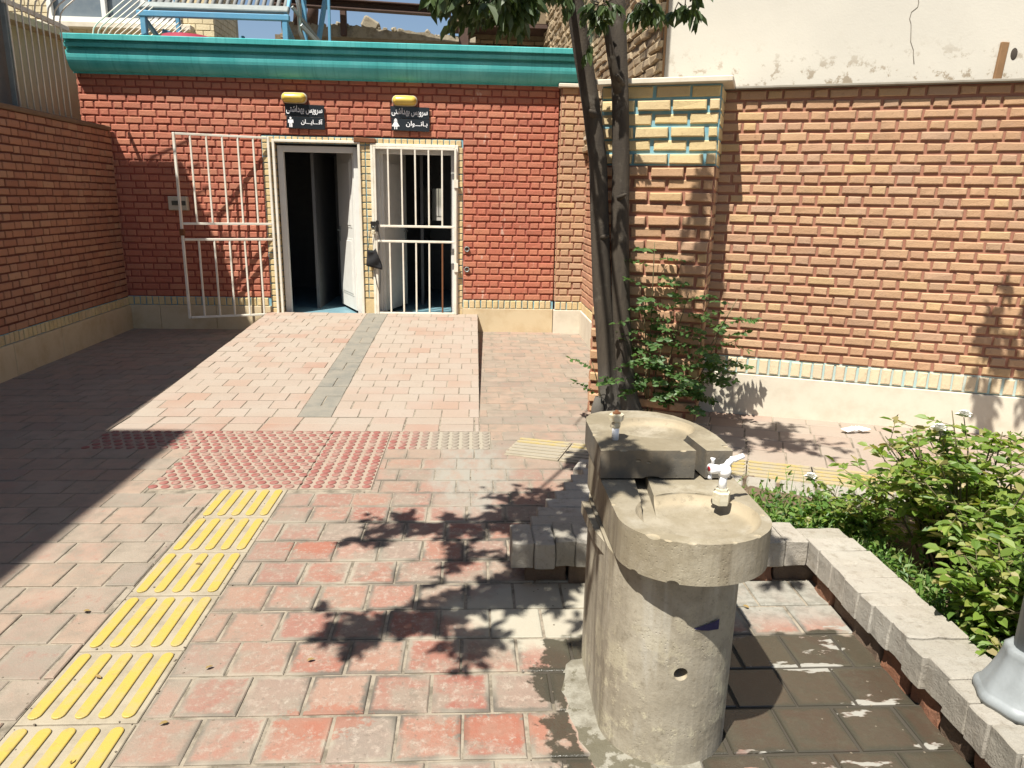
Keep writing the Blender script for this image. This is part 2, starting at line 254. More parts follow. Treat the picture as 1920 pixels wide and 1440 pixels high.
# ------------------------------------------------------------------ mesh helper
class MB:
    def __init__(s): s.v = []; s.f = []; s.mi = []; s.sm = []; s.ed = {}
    def add(s, vs, fs, mi=0, sm=False, ed=None):
        b = len(s.v); s.v += [tuple(p) for p in vs]
        if ed:
            for i, q in enumerate(ed): s.ed[b + i] = q
        for f in fs: s.f.append(tuple(i + b for i in f)); s.mi.append(mi); s.sm.append(sm)
        return s
    def quad(s, a, b, c, d, mi=0): return s.add([a, b, c, d], [(0, 1, 2, 3)], mi)
    def box(s, c, d, mi=0, rot=None, ch=0.):
        """centre, full size; rot: 3x3; ch: chamfer (done with frusta on all faces)"""
        c = V(c); hx, hy, hz = d[0] / 2, d[1] / 2, d[2] / 2; rot = rot or Matrix.Identity(3)
        if ch <= 0:
            ps = [c + rot @ V((x * hx, y * hy, z * hz)) for z in (-1, 1) for y in (-1, 1) for x in (-1, 1)]
            return s.add(ps, [(0, 2, 3, 1), (4, 5, 7, 6), (0, 1, 5, 4), (2, 6, 7, 3), (0, 4, 6, 2), (1, 3, 7, 5)], mi)
        ps = []; idx = {}
        for z in (-1, 1):
            for y in (-1, 1):
                for x in (-1, 1):
                    for a in range(3):
                        q = [x * (hx - ch), y * (hy - ch), z * (hz - ch)]; q[a] = (x, y, z)[a] * (hx, hy, hz)[a]
                        idx[(x, y, z, a)] = len(ps); ps.append(c + rot @ V(q))
        fs = []
        for a in range(3):
            b_, c_ = (a + 1) % 3, (a + 2) % 3
            for sg in (-1, 1):
                def k(u, v_):
                    t = [0, 0, 0]; t[a] = sg; t[b_] = u; t[c_] = v_; return idx[(t[0], t[1], t[2], a)]
                q = [k(-1, -1), k(1, -1), k(1, 1), k(-1, 1)]; fs.append(q if sg > 0 else q[::-1])
        for a in range(3):
            b_, c_ = (a + 1) % 3, (a + 2) % 3
            for sb in (-1, 1):
                for scc in (-1, 1):
                    def k(u, ax):
                        t = [0, 0, 0]; t[a] = u; t[b_] = sb; t[c_] = scc; return idx[(t[0], t[1], t[2], ax)]
                    q = [k(-1, b_), k(1, b_), k(1, c_), k(-1, c_)]; fs.append(q if sb * scc > 0 else q[::-1])
        for x in (-1, 1):
            for y in (-1, 1):
                for z in (-1, 1):
                    q = [idx[(x, y, z, 0)], idx[(x, y, z, 1)], idx[(x, y, z, 2)]]; fs.append(q if x * y * z > 0 else q[::-1])
        return s.add(ps, fs, mi)
    def bar(s, a, b, wd, dp=None, mi=0, up=(0, 0, 1)):
        a, b = V(a), V(b); d = (b - a); L = d.length; d.normalize(); up = V(up)
        if abs(d.dot(up)) > .98: up = V((0, 1, 0))
        x = d.cross(up).normalized(); y = x.cross(d)
        return s.box((a + b) / 2, (wd, dp or wd, L), mi, Matrix((x, y, d)).transposed(), min(wd, dp or wd) * .12)
    def tube(s, pts, rad, n=8, mi=0, cap=True, jit=0., sm=True):
        pts = [V(p) for p in pts]; rad = rad if isinstance(rad, (list, tuple)) else [rad] * len(pts)
        vs = []; fs = []; x = None
        for i, p in enumerate(pts):
            d = (pts[min(i + 1, len(pts) - 1)] - pts[max(i - 1, 0)]).normalized()
            if x is None: x = d.orthogonal().normalized()
            x = (x - d * x.dot(d)).normalized(); y = d.cross(x)
            for k in range(n):
                a = 2 * PI * k / n; r = rad[i]
                if jit: r *= 1 + jit * mnoise.noise(V((p.x * 5 + math.cos(a), p.y * 5 + math.sin(a), p.z * 4)))
                vs.append(p + x * (r * math.cos(a)) + y * (r * math.sin(a)))
        for i in range(len(pts) - 1):
            for k in range(n): fs.append((i * n + k, i * n + (k + 1) % n, (i + 1) * n + (k + 1) % n, (i + 1) * n + k))
        if cap: fs += [tuple(range(n))[::-1], tuple((len(pts) - 1) * n + k for k in range(n))]
        return s.add(vs, fs, mi, sm)
    def lathe(s, prof, c=(0, 0, 0), n=32, mi=0, sm=True):
        c = V(c); vs = []; fs = []
        for r, z in prof:
            for k in range(n): a = 2 * PI * k / n; vs.append(c + V((r * math.cos(a), r * math.sin(a), z)))
        for i in range(len(prof) - 1):
            for k in range(n): fs.append((i * n + k, i * n + (k + 1) % n, (i + 1) * n + (k + 1) % n, (i + 1) * n + k))
        fs += [tuple(range(n))[::-1], tuple((len(prof) - 1) * n + k for k in range(n))]
        return s.add(vs, fs, mi, sm)
    def prism(s, out, z0, z1, mi=0):
        n = len(out); vs = [(x, y, z0) for x, y in out] + [(x, y, z1) for x, y in out]
        return s.add(vs, [tuple(range(n))[::-1], tuple(range(n, 2 * n))] + [(i, (i + 1) % n, n + (i + 1) % n, n + i) for i in range(n)], mi)
    def extrude(s, prof, a, U, d, mi=0, cap=True):
        """profile [(u,v)] in plane U,d? -> swept from point a along d; U=(Ux,Uy) axes"""
        a = V(a); n = len(prof); vs = [a + U[0] * u + U[1] * v for u, v in prof]; vs += [p + d for p in vs]
        fs = [(i, (i + 1) % n, n + (i + 1) % n, n + i) for i in range(n)]
        if cap: fs += [tuple(range(n))[::-1], tuple(range(n, 2 * n))]
        return s.add(vs, fs, mi)
    def leaf(s, p, d, nrm, L, W, mi=0, fold=.15):
        d = d.normalized(); x = d.cross(nrm)
        if x.length < 1e-4: x = d.orthogonal()
        x.normalize(); nn = x.cross(d)
        q = lambda t, u, h: p + d * (L * t) + x * (W * u) + nn * (L * h)
        s.add([q(0, 0, 0), q(.3, .46, fold), q(.68, .38, fold * .7), q(1, 0, -.1), q(.68, -.38, fold * .7), q(.3, -.46, fold)], [(0, 1, 2, 3), (0, 3, 4, 5)], mi)
    def bricks(s, O, U, Vv, N, u0, u1, v0, v1, pitch, seq, joint, proud=.012, ch=.004, jit=.002, bmi=0, mmi=1, holes=(), shift=None, rowproud=None, mortar=True, inset=0.):
        O, U, Vv, N = V(O), V(U), V(Vv), V(N); flip = U.cross(Vv).dot(N) < 0; R = random.Random(hash((round(O.x, 2), round(O.y, 2), round(u0, 2), round(v0, 2))) & 0xffff)
        rows = max(1, round((v1 - v0) / pitch)); ph = (v1 - v0) / rows
        for r in range(rows):
            a, b = v0 + r * ph, v0 + (r + 1) * ph; vm = (a + b) / 2
            segs = [(u0, u1)]
            for h0, h1, g0, g1 in holes:
                if g0 < vm < g1:
                    ns = []
                    for p, q in segs:
                        if h1 <= p or h0 >= q: ns.append((p, q)); continue
                        if h0 > p: ns.append((p, h0))
                        if h1 < q: ns.append((h1, q))
                    segs = ns
            per = sum(seq); sh = (shift(r) if shift else (r % 2) * (seq[0] + (seq[1] if len(seq) > 1 else 0)) / (2 if len(seq) > 1 else 2))
            pr = proud + (rowproud(r) if rowproud else 0)
            bm_ = bmi(r) if callable(bmi) else bmi; mm_ = mmi(r) if callable(mmi) else mmi
            for p, q in segs:
                if mortar:
                    c4 = [O + U * p + Vv * a, O + U * q + Vv * a, O + U * q + Vv * b, O + U * p + Vv * b]
                    s.add(c4 if not flip else c4[::-1], [(0, 1, 2, 3)], mm_)
                u = u0 - per * 2 - sh + per * math.floor((p - u0) / per) ; i = 0
                while u < q:
                    L = seq[i % len(seq)]; i += 1; s0 = max(u + joint / 2, p + joint * .3); s1 = min(u + L - joint / 2, q - joint * .3); u += L
                    if s1 - s0 < .02: continue
                    j = lambda: R.uniform(-jit, jit)
                    t0, t1 = a + joint / 2 + j(), b - joint / 2 + j(); s0 += j(); s1 += j(); pp = pr + j()
                    def P(uu, vv, nn): return O + U * uu + Vv * vv + N * nn
                    e = [j() for _ in range(8)]
                    cs = [(s0 + e[0], t0 + e[1]), (s1 + e[2], t0 + e[3]), (s1 + e[4], t1 + e[5]), (s0 + e[6], t1 + e[7])]
                    sg = [(1, 1), (-1, 1), (-1, -1), (1, -1)]
                    vs = [P(x, y, -.002) for x, y in cs] + [P(x, y, pp - ch) for x, y in cs] + [P(x + ch * 1.3 * g, y + ch * 1.3 * h, pp + j() * .6) for (x, y), (g, h) in zip(cs, sg)]
                    fs = [(k, (k + 1) % 4, 4 + (k + 1) % 4, 4 + k) for k in range(4)] + [(4 + k, 4 + (k + 1) % 4, 8 + (k + 1) % 4, 8 + k) for k in range(4)] + [(8, 9, 10, 11)]
                    ed = None
                    if inset:
                        q_ = min(inset, (s1 - s0) * .3); fs = fs[:-1] + [(8 + k, 8 + (k + 1) % 4, 12 + (k + 1) % 4, 12 + k) for k in range(4)] + [(12, 13, 14, 15)]
                        vs += [P(x + q_ * g, y + inset * h, pp) for (x, y), (g, h) in zip(cs, sg)]; ed = [0] * 12 + [1] * 4
                    if flip: fs = [f[::-1] for f in fs]
                    s.add(vs, fs, bm_, ed=ed)
        return s
    def build(s, name, mats, parent=None, loc=None):
        me = bpy.data.meshes.new(name); me.from_pydata(s.v, [], s.f)
        for q in (mats if isinstance(mats, (list, tuple)) else [mats]): me.materials.append(q)
        me.polygons.foreach_set('material_index', s.mi); me.polygons.foreach_set('use_smooth', s.sm); me.update()
        if s.ed:
            at = me.attributes.new('edge', 'FLOAT', 'POINT'); at.data.foreach_set('value', [s.ed.get(i, 1.) for i in range(len(s.v))])
        o = bpy.data.objects.new(name, me); C.objects.link(o)
        if parent: o.parent = parent; o.matrix_parent_inverse = Matrix.Translation(parent.location).inverted()
        return o
def tag(o, label=None, cat=None, group=None, kind=None):
    for k, v in (('label', label), ('category', cat), ('group', group), ('kind', kind)):
        if v: o[k] = v
    return o
def thing(name, label, cat, loc=(0, 0, 0), group=None):
    o = bpy.data.objects.new(name, None); C.objects.link(o); o.location = loc; o.empty_display_size = .1
    return tag(o, label, cat, group)
def struct(name, mb, mats): return tag(mb.build(name, mats), kind='structure')
def modded(o, *mods):
    for ty, kw in mods:
        md = o.modifiers.new(ty, ty)
        for k, v in kw.items(): setattr(md, k, v)
    dg = bpy.context.evaluated_depsgraph_get(); me = bpy.data.meshes.new_from_object(o.evaluated_get(dg)); o.modifiers.clear(); o.data = me; return o
def cutter(mb): return mb.build('cutter', FOUNT)
def drop(*os):
    for o in os: bpy.data.objects.remove(o)
X, Y, Z = V((1, 0, 0)), V((0, 1, 0)), V((0, 0, 1))
D = 9.576
FLEM = (.22, .12)

# ================================================================== SETTING: ground, pavement, ramp, paths
mb = MB(); mb.quad((-150, -150, -.04), (150, -150, -.04), (150, 150, -.04), (-150, 150, -.04)); struct('ground', mb, EARTH)
S = .4024; SX, SY = -1.5056, 4.1207                      # yellow guiding strip: left edge, far edge
DX0, DX1 = -1.93, -.61                                   # dome block
mb = MB()
TP = .2167
bed_l = lambda y: .17 + (y - 2.97) * .5
holes = [(SX, SX + S, -2, SY), (DX0, DX1, SY, 4.82), (-2.68, .13, 4.82, 5.24), (-2.70, .05, 5.24, D)]
y0 = 2.128 - 5 * TP
mb.bricks((0, 0, 0), X, Y, Z, -4.6, 2.2, y0, y0 + TP * 13, TP, (.2148,), .0118, .006, .003, .0018, 0, 1, holes=holes + [(.45, 3, 3.0, 9)], inset=.045, shift=lambda r: .2148 * (.75 + .5 * (r % 2)) + random.Random(r).uniform(-.01, .01))
ye = y0 + TP * 13
mb.bricks((0, 0, 0), X, Y, Z, -4.6, 1.5, ye, D - .01, .2, (.23,), .007, .004, .0015, .0012, 0, 1, holes=holes, inset=.045, shift=lambda r: .115 * (r % 2) + random.Random(r).uniform(-.015, .015))
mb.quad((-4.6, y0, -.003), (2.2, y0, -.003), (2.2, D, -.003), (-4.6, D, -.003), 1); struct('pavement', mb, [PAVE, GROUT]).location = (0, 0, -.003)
# raised path by the right wall
A0 = V((.93, -.368, 0)).normalized(); PN = V((.368, .93, 0)).normalized(); P0 = V((1.98, 5.773, 0))   # wall foot, direction, inward normal
def rise(p): return max(0., .052 * (p.x - 1.0))
UP = (A0 + Z * .024).normalized()
mb = MB(); Op = V((1.0, 4.95, .0))
VN = PN; NN = UP.cross(VN)
mb.bricks(Op, UP, VN, NN, .05, 5.2, -.05, 1.45, .25, (.25,), .009, .006, .003, .002, 0, 1, shift=lambda r: .1 + .02 * r)
struct('path', mb, [RAMP, GROUT]).location = (0, 0, -.003)
# yellow band along the path
mb = MB(); q0 = V((.2, 5.11, .004))
def bandpt(u, v, h=0): return V((.20, 4.735, .0005)) + UP * u + VN * v + NN * h
for k in range(11):
    u = k * S
    yel = lambda j: 1 if (k >= 2 or j >= (4 if k == 0 else 4)) else 2
    mb.add([bandpt(u + .004, .0), bandpt(u + S - .004, .0), bandpt(u + S - .004, S), bandpt(u + .004, S), bandpt(u, .0) - Z * .16, bandpt(u + S, .0) - Z * .16], [(0, 1, 2, 3), (4, 5, 1, 0)], 0)
    for j in range(6):
        v = .03 + j * .064
        a, b = bandpt(u + .02, v + .019), bandpt(u + S - .02, v + .019)
        pr = [bandpt(u + .02, v), bandpt(u + S - .02, v), bandpt(u + S - .008, v + .019), bandpt(u + S - .02, v + .038), bandpt(u + .02, v + .038), bandpt(u + .008, v + .019)]
        tp = [p + NN * .005 for p in pr]
        mb.add(pr + tp, [(6, 7, 8, 9, 10, 11)] + [(i, (i + 1) % 6, 6 + (i + 1) % 6, 6 + i) for i in range(6)], yel(j))
m = Mat('dusty_yellow_bar', .8); c = m.mix(m.ss(m.noise(6, 7, .75), .36, .62), (.50, .37, .10), (.44, .38, .26)); m.col(c); m.bump(m.noise(90, 4), .2, .004)
struct('tactile_path', mb, [TBASE, m.m, TPALE])
# guiding strip towards the camera
mb = MB()
for k in range(8):
    yb = SY - (k + 1) * S; zz = random.uniform(-.001, .001)
    mb.box((SX + S / 2, yb + S / 2, -.0197 + zz), (S - .008, S - .008, .04), 0, None, .003)
    for j in range(5):
        xc = SX + .048 + j * .0765
        L0, L1 = yb + .022, yb + S - .022; r = .0215; top = .0075 + zz
        out = [(xc + r * math.cos(a), L0 + r + r * math.sin(a)) for a in [PI + i * PI / 8 for i in range(9)]] + [(xc + r * math.cos(a), L1 - r + r * math.sin(a)) for a in [i * PI / 8 for i in range(9)]]
        n = len(out); ins = [(xc + (x - xc) * .86, (L0 + L1) / 2 + (y - (L0 + L1) / 2) * .985) for x, y in out]
        mb.add([(x, y, .0015 + zz) for x, y in out] + [(x, y, top - .0018) for x, y in out] + [(x, y, top) for x, y in ins],
               [(i, (i + 1) % n, n + (i + 1) % n, n + i) for i in range(n)] + [(n + i, n + (i + 1) % n, 2 * n + (i + 1) % n, 2 * n + i) for i in range(n)] + [tuple(range(2 * n, 3 * n))], 1)
struct('tactile_strip', mb, [TBASE, TYEL])
# dome tiles
mb = MB()
def dome(x, y, r=.0275):
    n = 12; pf = [(r, .0025), (r * .93, .0062), (r * .7, .0082), (0.001, .0088)]
    vs = []; fs = []
    for rr, z in pf: vs += [(x + rr * math.cos(2 * PI * k / n), y + rr * math.sin(2 * PI * k / n), z) for k in range(n)]
    for i in range(3): fs += [(i * n + k, i * n + (k + 1) % n, (i + 1) * n + (k + 1) % n, (i + 1) * n + k) for k in range(n)]
    mb.add(vs, fs, 1, True)
for x0, x1, ya, yb in ((DX0, -1.05, SY, 4.82), (-1.045, DX1, SY, 4.82), (-2.68, DX0, 4.825, 5.24), (DX0, -1.05, 4.825, 5.24), (-1.045, DX1, 4.825, 5.24), (DX1, .13, 4.825, 5.24)):
    mb.box(((x0 + x1) / 2, (ya + yb) / 2, -.0195), (x1 - x0 - .006, yb - ya - .004, .04), 0, None, .003)
    st = x1 < -1; nx = round((x1 - x0) / .072); ny = round((yb - ya) / .066)
    for j in range(ny):
        for i in range(nx):
            xx = x0 + (x1 - x0) * (i + .5 + (.25 if j % 2 else -.25) * st) / nx
            dome(xx + random.uniform(-.001, .001), ya + (yb - ya) * (j + .5) / ny)
m = Mat('dome_tile_base', .85); c = m.mix(m.ss(m.noise(6, 6, .7), .4, .7), (.42, .325, .25), (.36, .27, .205)); c = m.mix(m.ss(m.xyz(0), -.6, -.2), c, (.40, .355, .275)); m.col(c); m.bump(m.noise(100, 4), .25, .005)
struct('tactile_warning_paving', mb, [m.m, TRED])
# ramp
RL, RR, RY0, RZ = -2.69, .05, 5.24, .232
ra = math.atan2(RZ, D - RY0 - .35); RV = V((0, math.cos(ra), math.sin(ra))); RN = V((0, -math.sin(ra), math.cos(ra)))
mb = MB(); Lr = (D - RY0 - .35) / math.cos(ra)
for a, b in ((RL, -1.40), (-1.13, RR)):
    mb.bricks((0, RY0 + .36, .0), X, RV, RN, a, b, 0, Lr - .02, .195, (.222,), .009, .004, .0018, .0018, 0, 1, shift=lambda r: .111 * (r % 2) + random.Random(r * 3).uniform(-.02, .02))
mb.bricks((0, RY0 + .36, -.001), X, RV, RN, -1.40, -1.13, 0, Lr - .02, .27, (.27,), .01, .006, .003, .002, 2, 1)
mb.bricks((0, RY0, -.002), X, Y, Z, RL, RR, 0, .36, .18, (.27,), .012, .006, .003, .002, lambda r: 0, 1, shift=lambda r: 0)
z1 = RZ
for x, mi in ((RR, 1), (RL, 1)):
    s = 1 if x == RR else -1
    q = [(x, RY0 + .36, -.03), (x, D, -.03), (x, D, z1 + .004), (x, RY0 + .36, .002)]
    mb.add(q if s > 0 else q[::-1], [(0, 1, 2, 3)], 1)
struct('ramp', mb, [RAMP, GROUT, GREYT])

# ================================================================== RESTROOM BUILDING
B = thing('restroom_building', 'low red brick building with turquoise metal cornice and two open doorways', 'building', (-1.7, D, 0))
XL, XR = -4.775, 1.05
HX0, HX1, HZ = -2.64, -.146, 2.43
W1 = (-2.50, -1.45); W2 = (-1.29, -.217); ZT = 2.345; ZS = .215
mb = MB(); mb.bricks((0, D, 0), X, Z, -Y, XL, XR, .425, 3.12, .0852, FLEM, .019, .012, .005, .0026, 0, 1, holes=[(HX0, HX1, 0, HZ)])
mb.quad((XL, D + .25, 0), (XL, D, 0), (XL, D, 3.12), (XL, D + .25, 3.12), 1)
mb.bricks((XL, D, 0), Y, Z, -X, 0, 3.0, 0, 3.12, .0852, FLEM, .019, .012, .004, .002, 0, 1)
wall = mb.build('wall', [RED, REDM], B)
for a, b in ((XL, HX0), (HX1, XR)): MB().bricks((0, D, 0), X, Z, -Y, a, b, .312, .425, .113, (.078,), .014, .016, .005, .002, 0, 1).build('soldier_course', [YEL, BLUEM], B)
for xa, xb in ((XL, HX0), (HX1, XR)):
    mb = MB(); k = max(1, round((xb - xa) / .85)); w_ = (xb - xa) / k
    for i in range(k): mb.box((xa + w_ * (i + .5), D + .03, .153), (w_ - .004, .1, .318), 0, None, .004)
    mb.build('plinth', STONE, B)
# yellow surround
mb = MB(); sp = (.088,)
kw = dict(seq=(.2,), joint=.013, proud=.012, ch=.004, jit=.002, bmi=0, mmi=1)
mb.bricks((0, D, 0), X, Z, -Y, HX0, HX1, ZT, HZ, .1, (.075,), .012, .012, .004, .002, 0, 1)
mb.bricks((0, D, 0), X, Z, -Y, HX0, W1[0], ZS, ZT, .078, (.14,), .012, .012, .004, .002, 0, 1, shift=lambda r: 0)
mb.bricks((0, D, 0), X, Z, -Y, W1[1], W2[0], ZS + .22, ZT, .085, (.08,), .013, .012, .004, .002, 0, 1, shift=lambda r: 0)
mb.bricks((0, D, 0), X, Z, -Y, W2[1], HX1, ZS, ZT, .083, (.071,), .012, .012, .004, .002, 0, 1, shift=lambda r: 0)
mb.bricks((W1[0], D, 0), Y, Z, X, 0, .14, ZS, ZT, .078, (.14,), .012, .008, .004, .002, 0, 1, shift=lambda r: 0)
mb.box((W1[1] + .08, D + .02, .325), (.15, .07, .2), 0); mb.build('door_surround', [YEL, BLUEM], B)
for a, b, h in ((HX0, W1[0], .2), (W1[1], W2[0], .21), (W2[1], HX1, .33)): MB().box(((a + b) / 2, D + .02, h / 2), (b - a - .002, .06, h)).build('door_step', STONE, B)
# interior
mb = MB(); yi, yb = D + .25, D + 3.0
mb.quad((XL, D + .1, .2), (XR, D + .1, .2), (XR, yb, .2), (XL, yb, .2), 1)
for q in ([(XL + .1, yb, .2), (XR, yb, .2), (XR, yb, 3.0), (XL + .1, yb, 3.0)], [(XL + .1, yi, 3.0), (XR, yi, 3.0), (XR, yb, 3.0), (XL + .1, yb, 3.0)], [(XR - .02, yi, .2), (XR - .02, yb, .2), (XR - .02, yb, 3.0), (XR - .02, yi, 3.0)], [(XL + .1, yi, .2), (XL + .1, yb, .2), (XL + .1, yb, 3.0), (XL + .1, yi, 3.0)]): mb.quad(*q)
mb.box((-1.37, D + 1.65, 1.6), (.12, 2.7, 2.8)); mb.box((-2.16, D + 1.35, 1.25), (.04, 1.5, 2.1)); mb.box((-1.95, D + 2.1, 1.25), (.5, .04, 2.1)); mb.box((-.75, D + 1.9, 1.25), (.04, 1.6, 2.1))
for a, b in ((XL, HX0), (HX1, XR)): mb.box(((a + b) / 2, D + .13, 1.6), (b - a, .22, 3))
mb.box(((HX0 + HX1) / 2, D + .13, 2.7), (HX1 - HX0, .22, .7)); mb.box((W1[1] + .08, D + .13, 1.3), (.15, .22, 2.1)); mb.box((HX0 + .07, D + .24, 1.3), (.13, .1, 2.1)); mb.box((HX1 - .035, D + .13, 1.3), (.07, .22, 2.1))
mb.build('interior_wall', [INT, FLOORB], B)
mb = MB(); mb.box((XL + (XR - XL) / 2 + .2, D + 1.6, 3.24), (XR - XL + .4, 3.2, .28)); mb.build('roof', CONC, B)
# doors (plastic, opened inwards)
def door(hx, ang, wd, side):
    """hinge x, leaf direction angle from +X; leaf hangs from (hx, D+.13)"""
    d = V((math.cos(ang), math.sin(ang), 0)); nrm = V((-d.y, d.x, 0)) * side
    mb = MB(); R3 = Matrix((d, V((-d.y, d.x, 0)), Z)).transposed(); c = V((hx, D + .14, 0)) + d * (wd / 2)
    mb.box(c + Z * 1.27, (wd, .04, 2.06), 0, R3, .004)
    o = mb.build('door', WHITEB, B)
    for z0, z1 in ((.42, 1.18), (1.32, 2.18)):
        p = MB()
        for sd in (1, -1):
            p.box(c + Z * ((z0 + z1) / 2) + V((-d.y, d.x, 0)) * (.022 * sd), (wd - .2, .006, z1 - z0), 0, R3, .002)
            p.box(c + Z * ((z0 + z1) / 2) + V((-d.y, d.x, 0)) * (.027 * sd), (wd - .26, .008, z1 - z0 - .06), 0, R3, .003)
        p.build('panel', WHITEB, o)
    for sd in (1, -1):
        h = MB(); q = V((hx, D + .14, 1.22)) + d * (wd - .07) + V((-d.y, d.x, 0)) * (.03 * sd)
        h.box(q, (.035, .012, .2), 0, R3, .003); h.bar(q + Z * .05 + V((-d.y, d.x, 0)) * .03 * sd, q + Z * .05 + V((-d.y, d.x, 0)) * .03 * sd - d * .11, .02); h.build('handle', GALV, o)
door(W1[1] - .09, math.radians(114), .80, 1)
door(W2[0] + .10, math.radians(74), .80, 1)
def frame(x0, x1, y, ft, fd, name, mats, zt, parent=B):
    mb = MB(); zc = (ZS + zt) / 2
    mb.box((x0 + ft / 2, y, zc), (ft, fd, zt - ZS), 0, None, .004); mb.box((x1 - ft / 2, y, zc), (ft, fd, zt - ZS), 0, None, .004); mb.box(((x0 + x1) / 2, y - .002, zt - ft / 2), (x1 - x0 - 2 * ft + .002, fd, ft), 0, None, .004)
    return mb.build(name, mats, parent)
frame(W1[0] + .02, W1[1] - .01, D + .12, .075, .07, 'door_frame', WHITEB, ZT - .02)
frame(W2[0] + .01, W2[1] - .01, D + .12, .075, .07, 'door_frame', WHITEB, ZT - .02)
frame(W1[0] - .01, W1[1] + .02, D - .022, .032, .03, 'gate_jamb', WHITE, ZT + .045)
frame(W2[0] - .015, W2[1] + .01, D - .022, .034, .03, 'gate_jamb', WHITE, ZT + .02)
mb = MB(); mb.box((W2[0] + .54, D - .02, ZS + .012), (1.05, .05, .035), 0, None, .004); mb.build('threshold', STEEL, B)
mb = MB(); mb.box((-.74, yb - .012, 1.62), (.38, .01, .52)); mb.build('mirror', MIRROR, B)
mb = MB(); mb.box((-1.37, D - .025, ZT + .055), (.27, .05, .055), 0, Matrix.Rotation(.03, 3, 'Y'), .006); mb.build('lintel_angle', RUST, B)
# cornice
prof = [(0, 3.085), (.03, 3.085)] + [(.03 + .135 * math.sin(a), 3.10 + .205 * (1 - math.cos(a))) for a in [i * PI / 2 / 10 for i in range(11)]] + [(.165, 3.318), (.128, 3.324), (.128, 3.350), (.194, 3.354), (.199, 3.394), (.160, 3.400), (.160, 3.424), (.226, 3.428), (.232, 3.480), (.222, 3.487), (-.12, 3.49), (-.12, 3.40), (0, 3.40)]
mb = MB(); mb.extrude(prof, (XL - .01, D - .012, 0), (-Y, Z), X * 6.27); mb.build('cornice', TEAL, B)
mb = MB(); mb.box((-1.5, D + .3, 3.43), (5, .5, .09)); mb.build('parapet', CONC, B)

# gates
def gate(name, label, hinge, d, wd, z0, z1, rails, rust_last=False):
    g = thing(name, label, 'security gate', hinge, 'white barred security gates')
    h = V((hinge[0], hinge[1], 0)); P = lambda t, z: h + d * (wd * t) + Z * z
    mb = MB(); b = .030
    mb.bar(P(0, z0), P(0, z1), b); mb.bar(P(1, z0), P(1, z1), b)
    for z in (z0 + .012, z1 - .012): mb.bar(P(.016, z), P(.984, z), .024, .026)
    mb.build('frame', WHITE, g)
    for z in rails: MB().bar(P(.016, z), P(.984, z), .026, .028).build('rail', WHITE, g)
    for i in range(1, 6):
        t = i / 6; MB().bar(P(t, rails[0] + .012), P(t, z1 - .022), .021).build('bar', WHITE, g)
        MB().bar(P(t + random.uniform(-.006, .006), z0 + .022), P(t, rails[1] - .012), .021).build('bar', RUST if rust_last and i == 1 else WHITE, g)
    return g
gd = V((-1.01, -.37, 0)).normalized()
g1 = gate('security_gate', 'white barred gate standing open against the red wall left of the first doorway', (-2.545, D - .05, .2), gd, 1.06, .205, 2.41, (1.362, 1.172))
mb = MB(); q = V((-2.545, D - .05, 0)) + gd * 1.06; mb.box(q + Z * 1.26, (.05, .05, .08)); mb.build('latch', RUST, g1)
g2 = gate('security_gate', 'closed white barred gate across the right doorway, its lowest last bar rusty', (W2[1] - .025, D - .05, .2), -X, 1.01, .232, 2.325, (1.362, 1.172), True)
mb = MB(); mb.box((-1.27, D - .05, 1.40), (.1, .05, .035)); mb.box((-1.235, D - .075, 1.36), (.03, .03, .14)); mb.box((-1.29, D - .06, 1.36), (.05, .05, .05)); mb.build('latch', DARKMET, g2)
MB().box((-.235, D - .055, 1.9), (.05, .05, .1)).build('hinge', WHITE, g2); MB().box((-.235, D - .055, .85), (.05, .05, .11)).build('hinge', WHITE, g2)
t = thing('padlock', 'small brass padlock hanging on the latch of the closed gate', 'padlock', (-1.285, D - .09, 1.28))
MB().box((-1.285, D - .09, 1.285), (.045, .02, .055), 0, None, .006).build('body', BRASS, t); MB().tube([(-1.300, D - .09, 1.31), (-1.300, D - .09, 1.345), (-1.285, D - .09, 1.358), (-1.270, D - .09, 1.345), (-1.270, D - .09, 1.31)], .005, 6).build('shackle', GALV, t)
# black cloth mask hanging from the latch
t = thing('face_mask', 'black cloth face mask hanging by its straps from the gate latch', 'face mask', (-1.30, D - .07, .8))
mb = MB(); n = 9; vs = []
for j in range(n):
    for i in range(n):
        u, v_ = i / (n - 1), j / (n - 1); wd = .10 + .10 * min(1, v_ * 1.2)
        vs.append((-1.385 + .02 * (1 - v_) + u * wd, D - .075 - .03 * math.sin(u * PI) - .012 * math.sin(9 * v_ + 5 * u), .1 + .98 - .22 * v_ - .05 * u * v_ + .035 * math.sin(u * PI) * (1 - v_) * -1))
mb.add(vs, [(j * n + i, j * n + i + 1, (j + 1) * n + i + 1, (j + 1) * n + i) for j in range(n - 1) for i in range(n - 1)], 0, True)
modded(mb.build('cloth', BLACK, t), ('SOLIDIFY', dict(thickness=.006)))
mb = MB(); mb.tube([(-1.355, D - .08, 1.08), (-1.34, D - .08, 1.2), (-1.31, D - .08, 1.35)], .004, 5); mb.tube([(-1.22, D - .08, 1.06), (-1.20, D - .08, 1.2), (-1.24, D - .08, 1.36)], .004, 5); mb.tube([(-1.30, D - .08, .87), (-1.26, D - .08, .62), (-1.225, D - .08, .5), (-1.21, D - .08, .66), (-1.215, D - .08, .9)], .004, 5); mb.build('strap', BLACK, t)

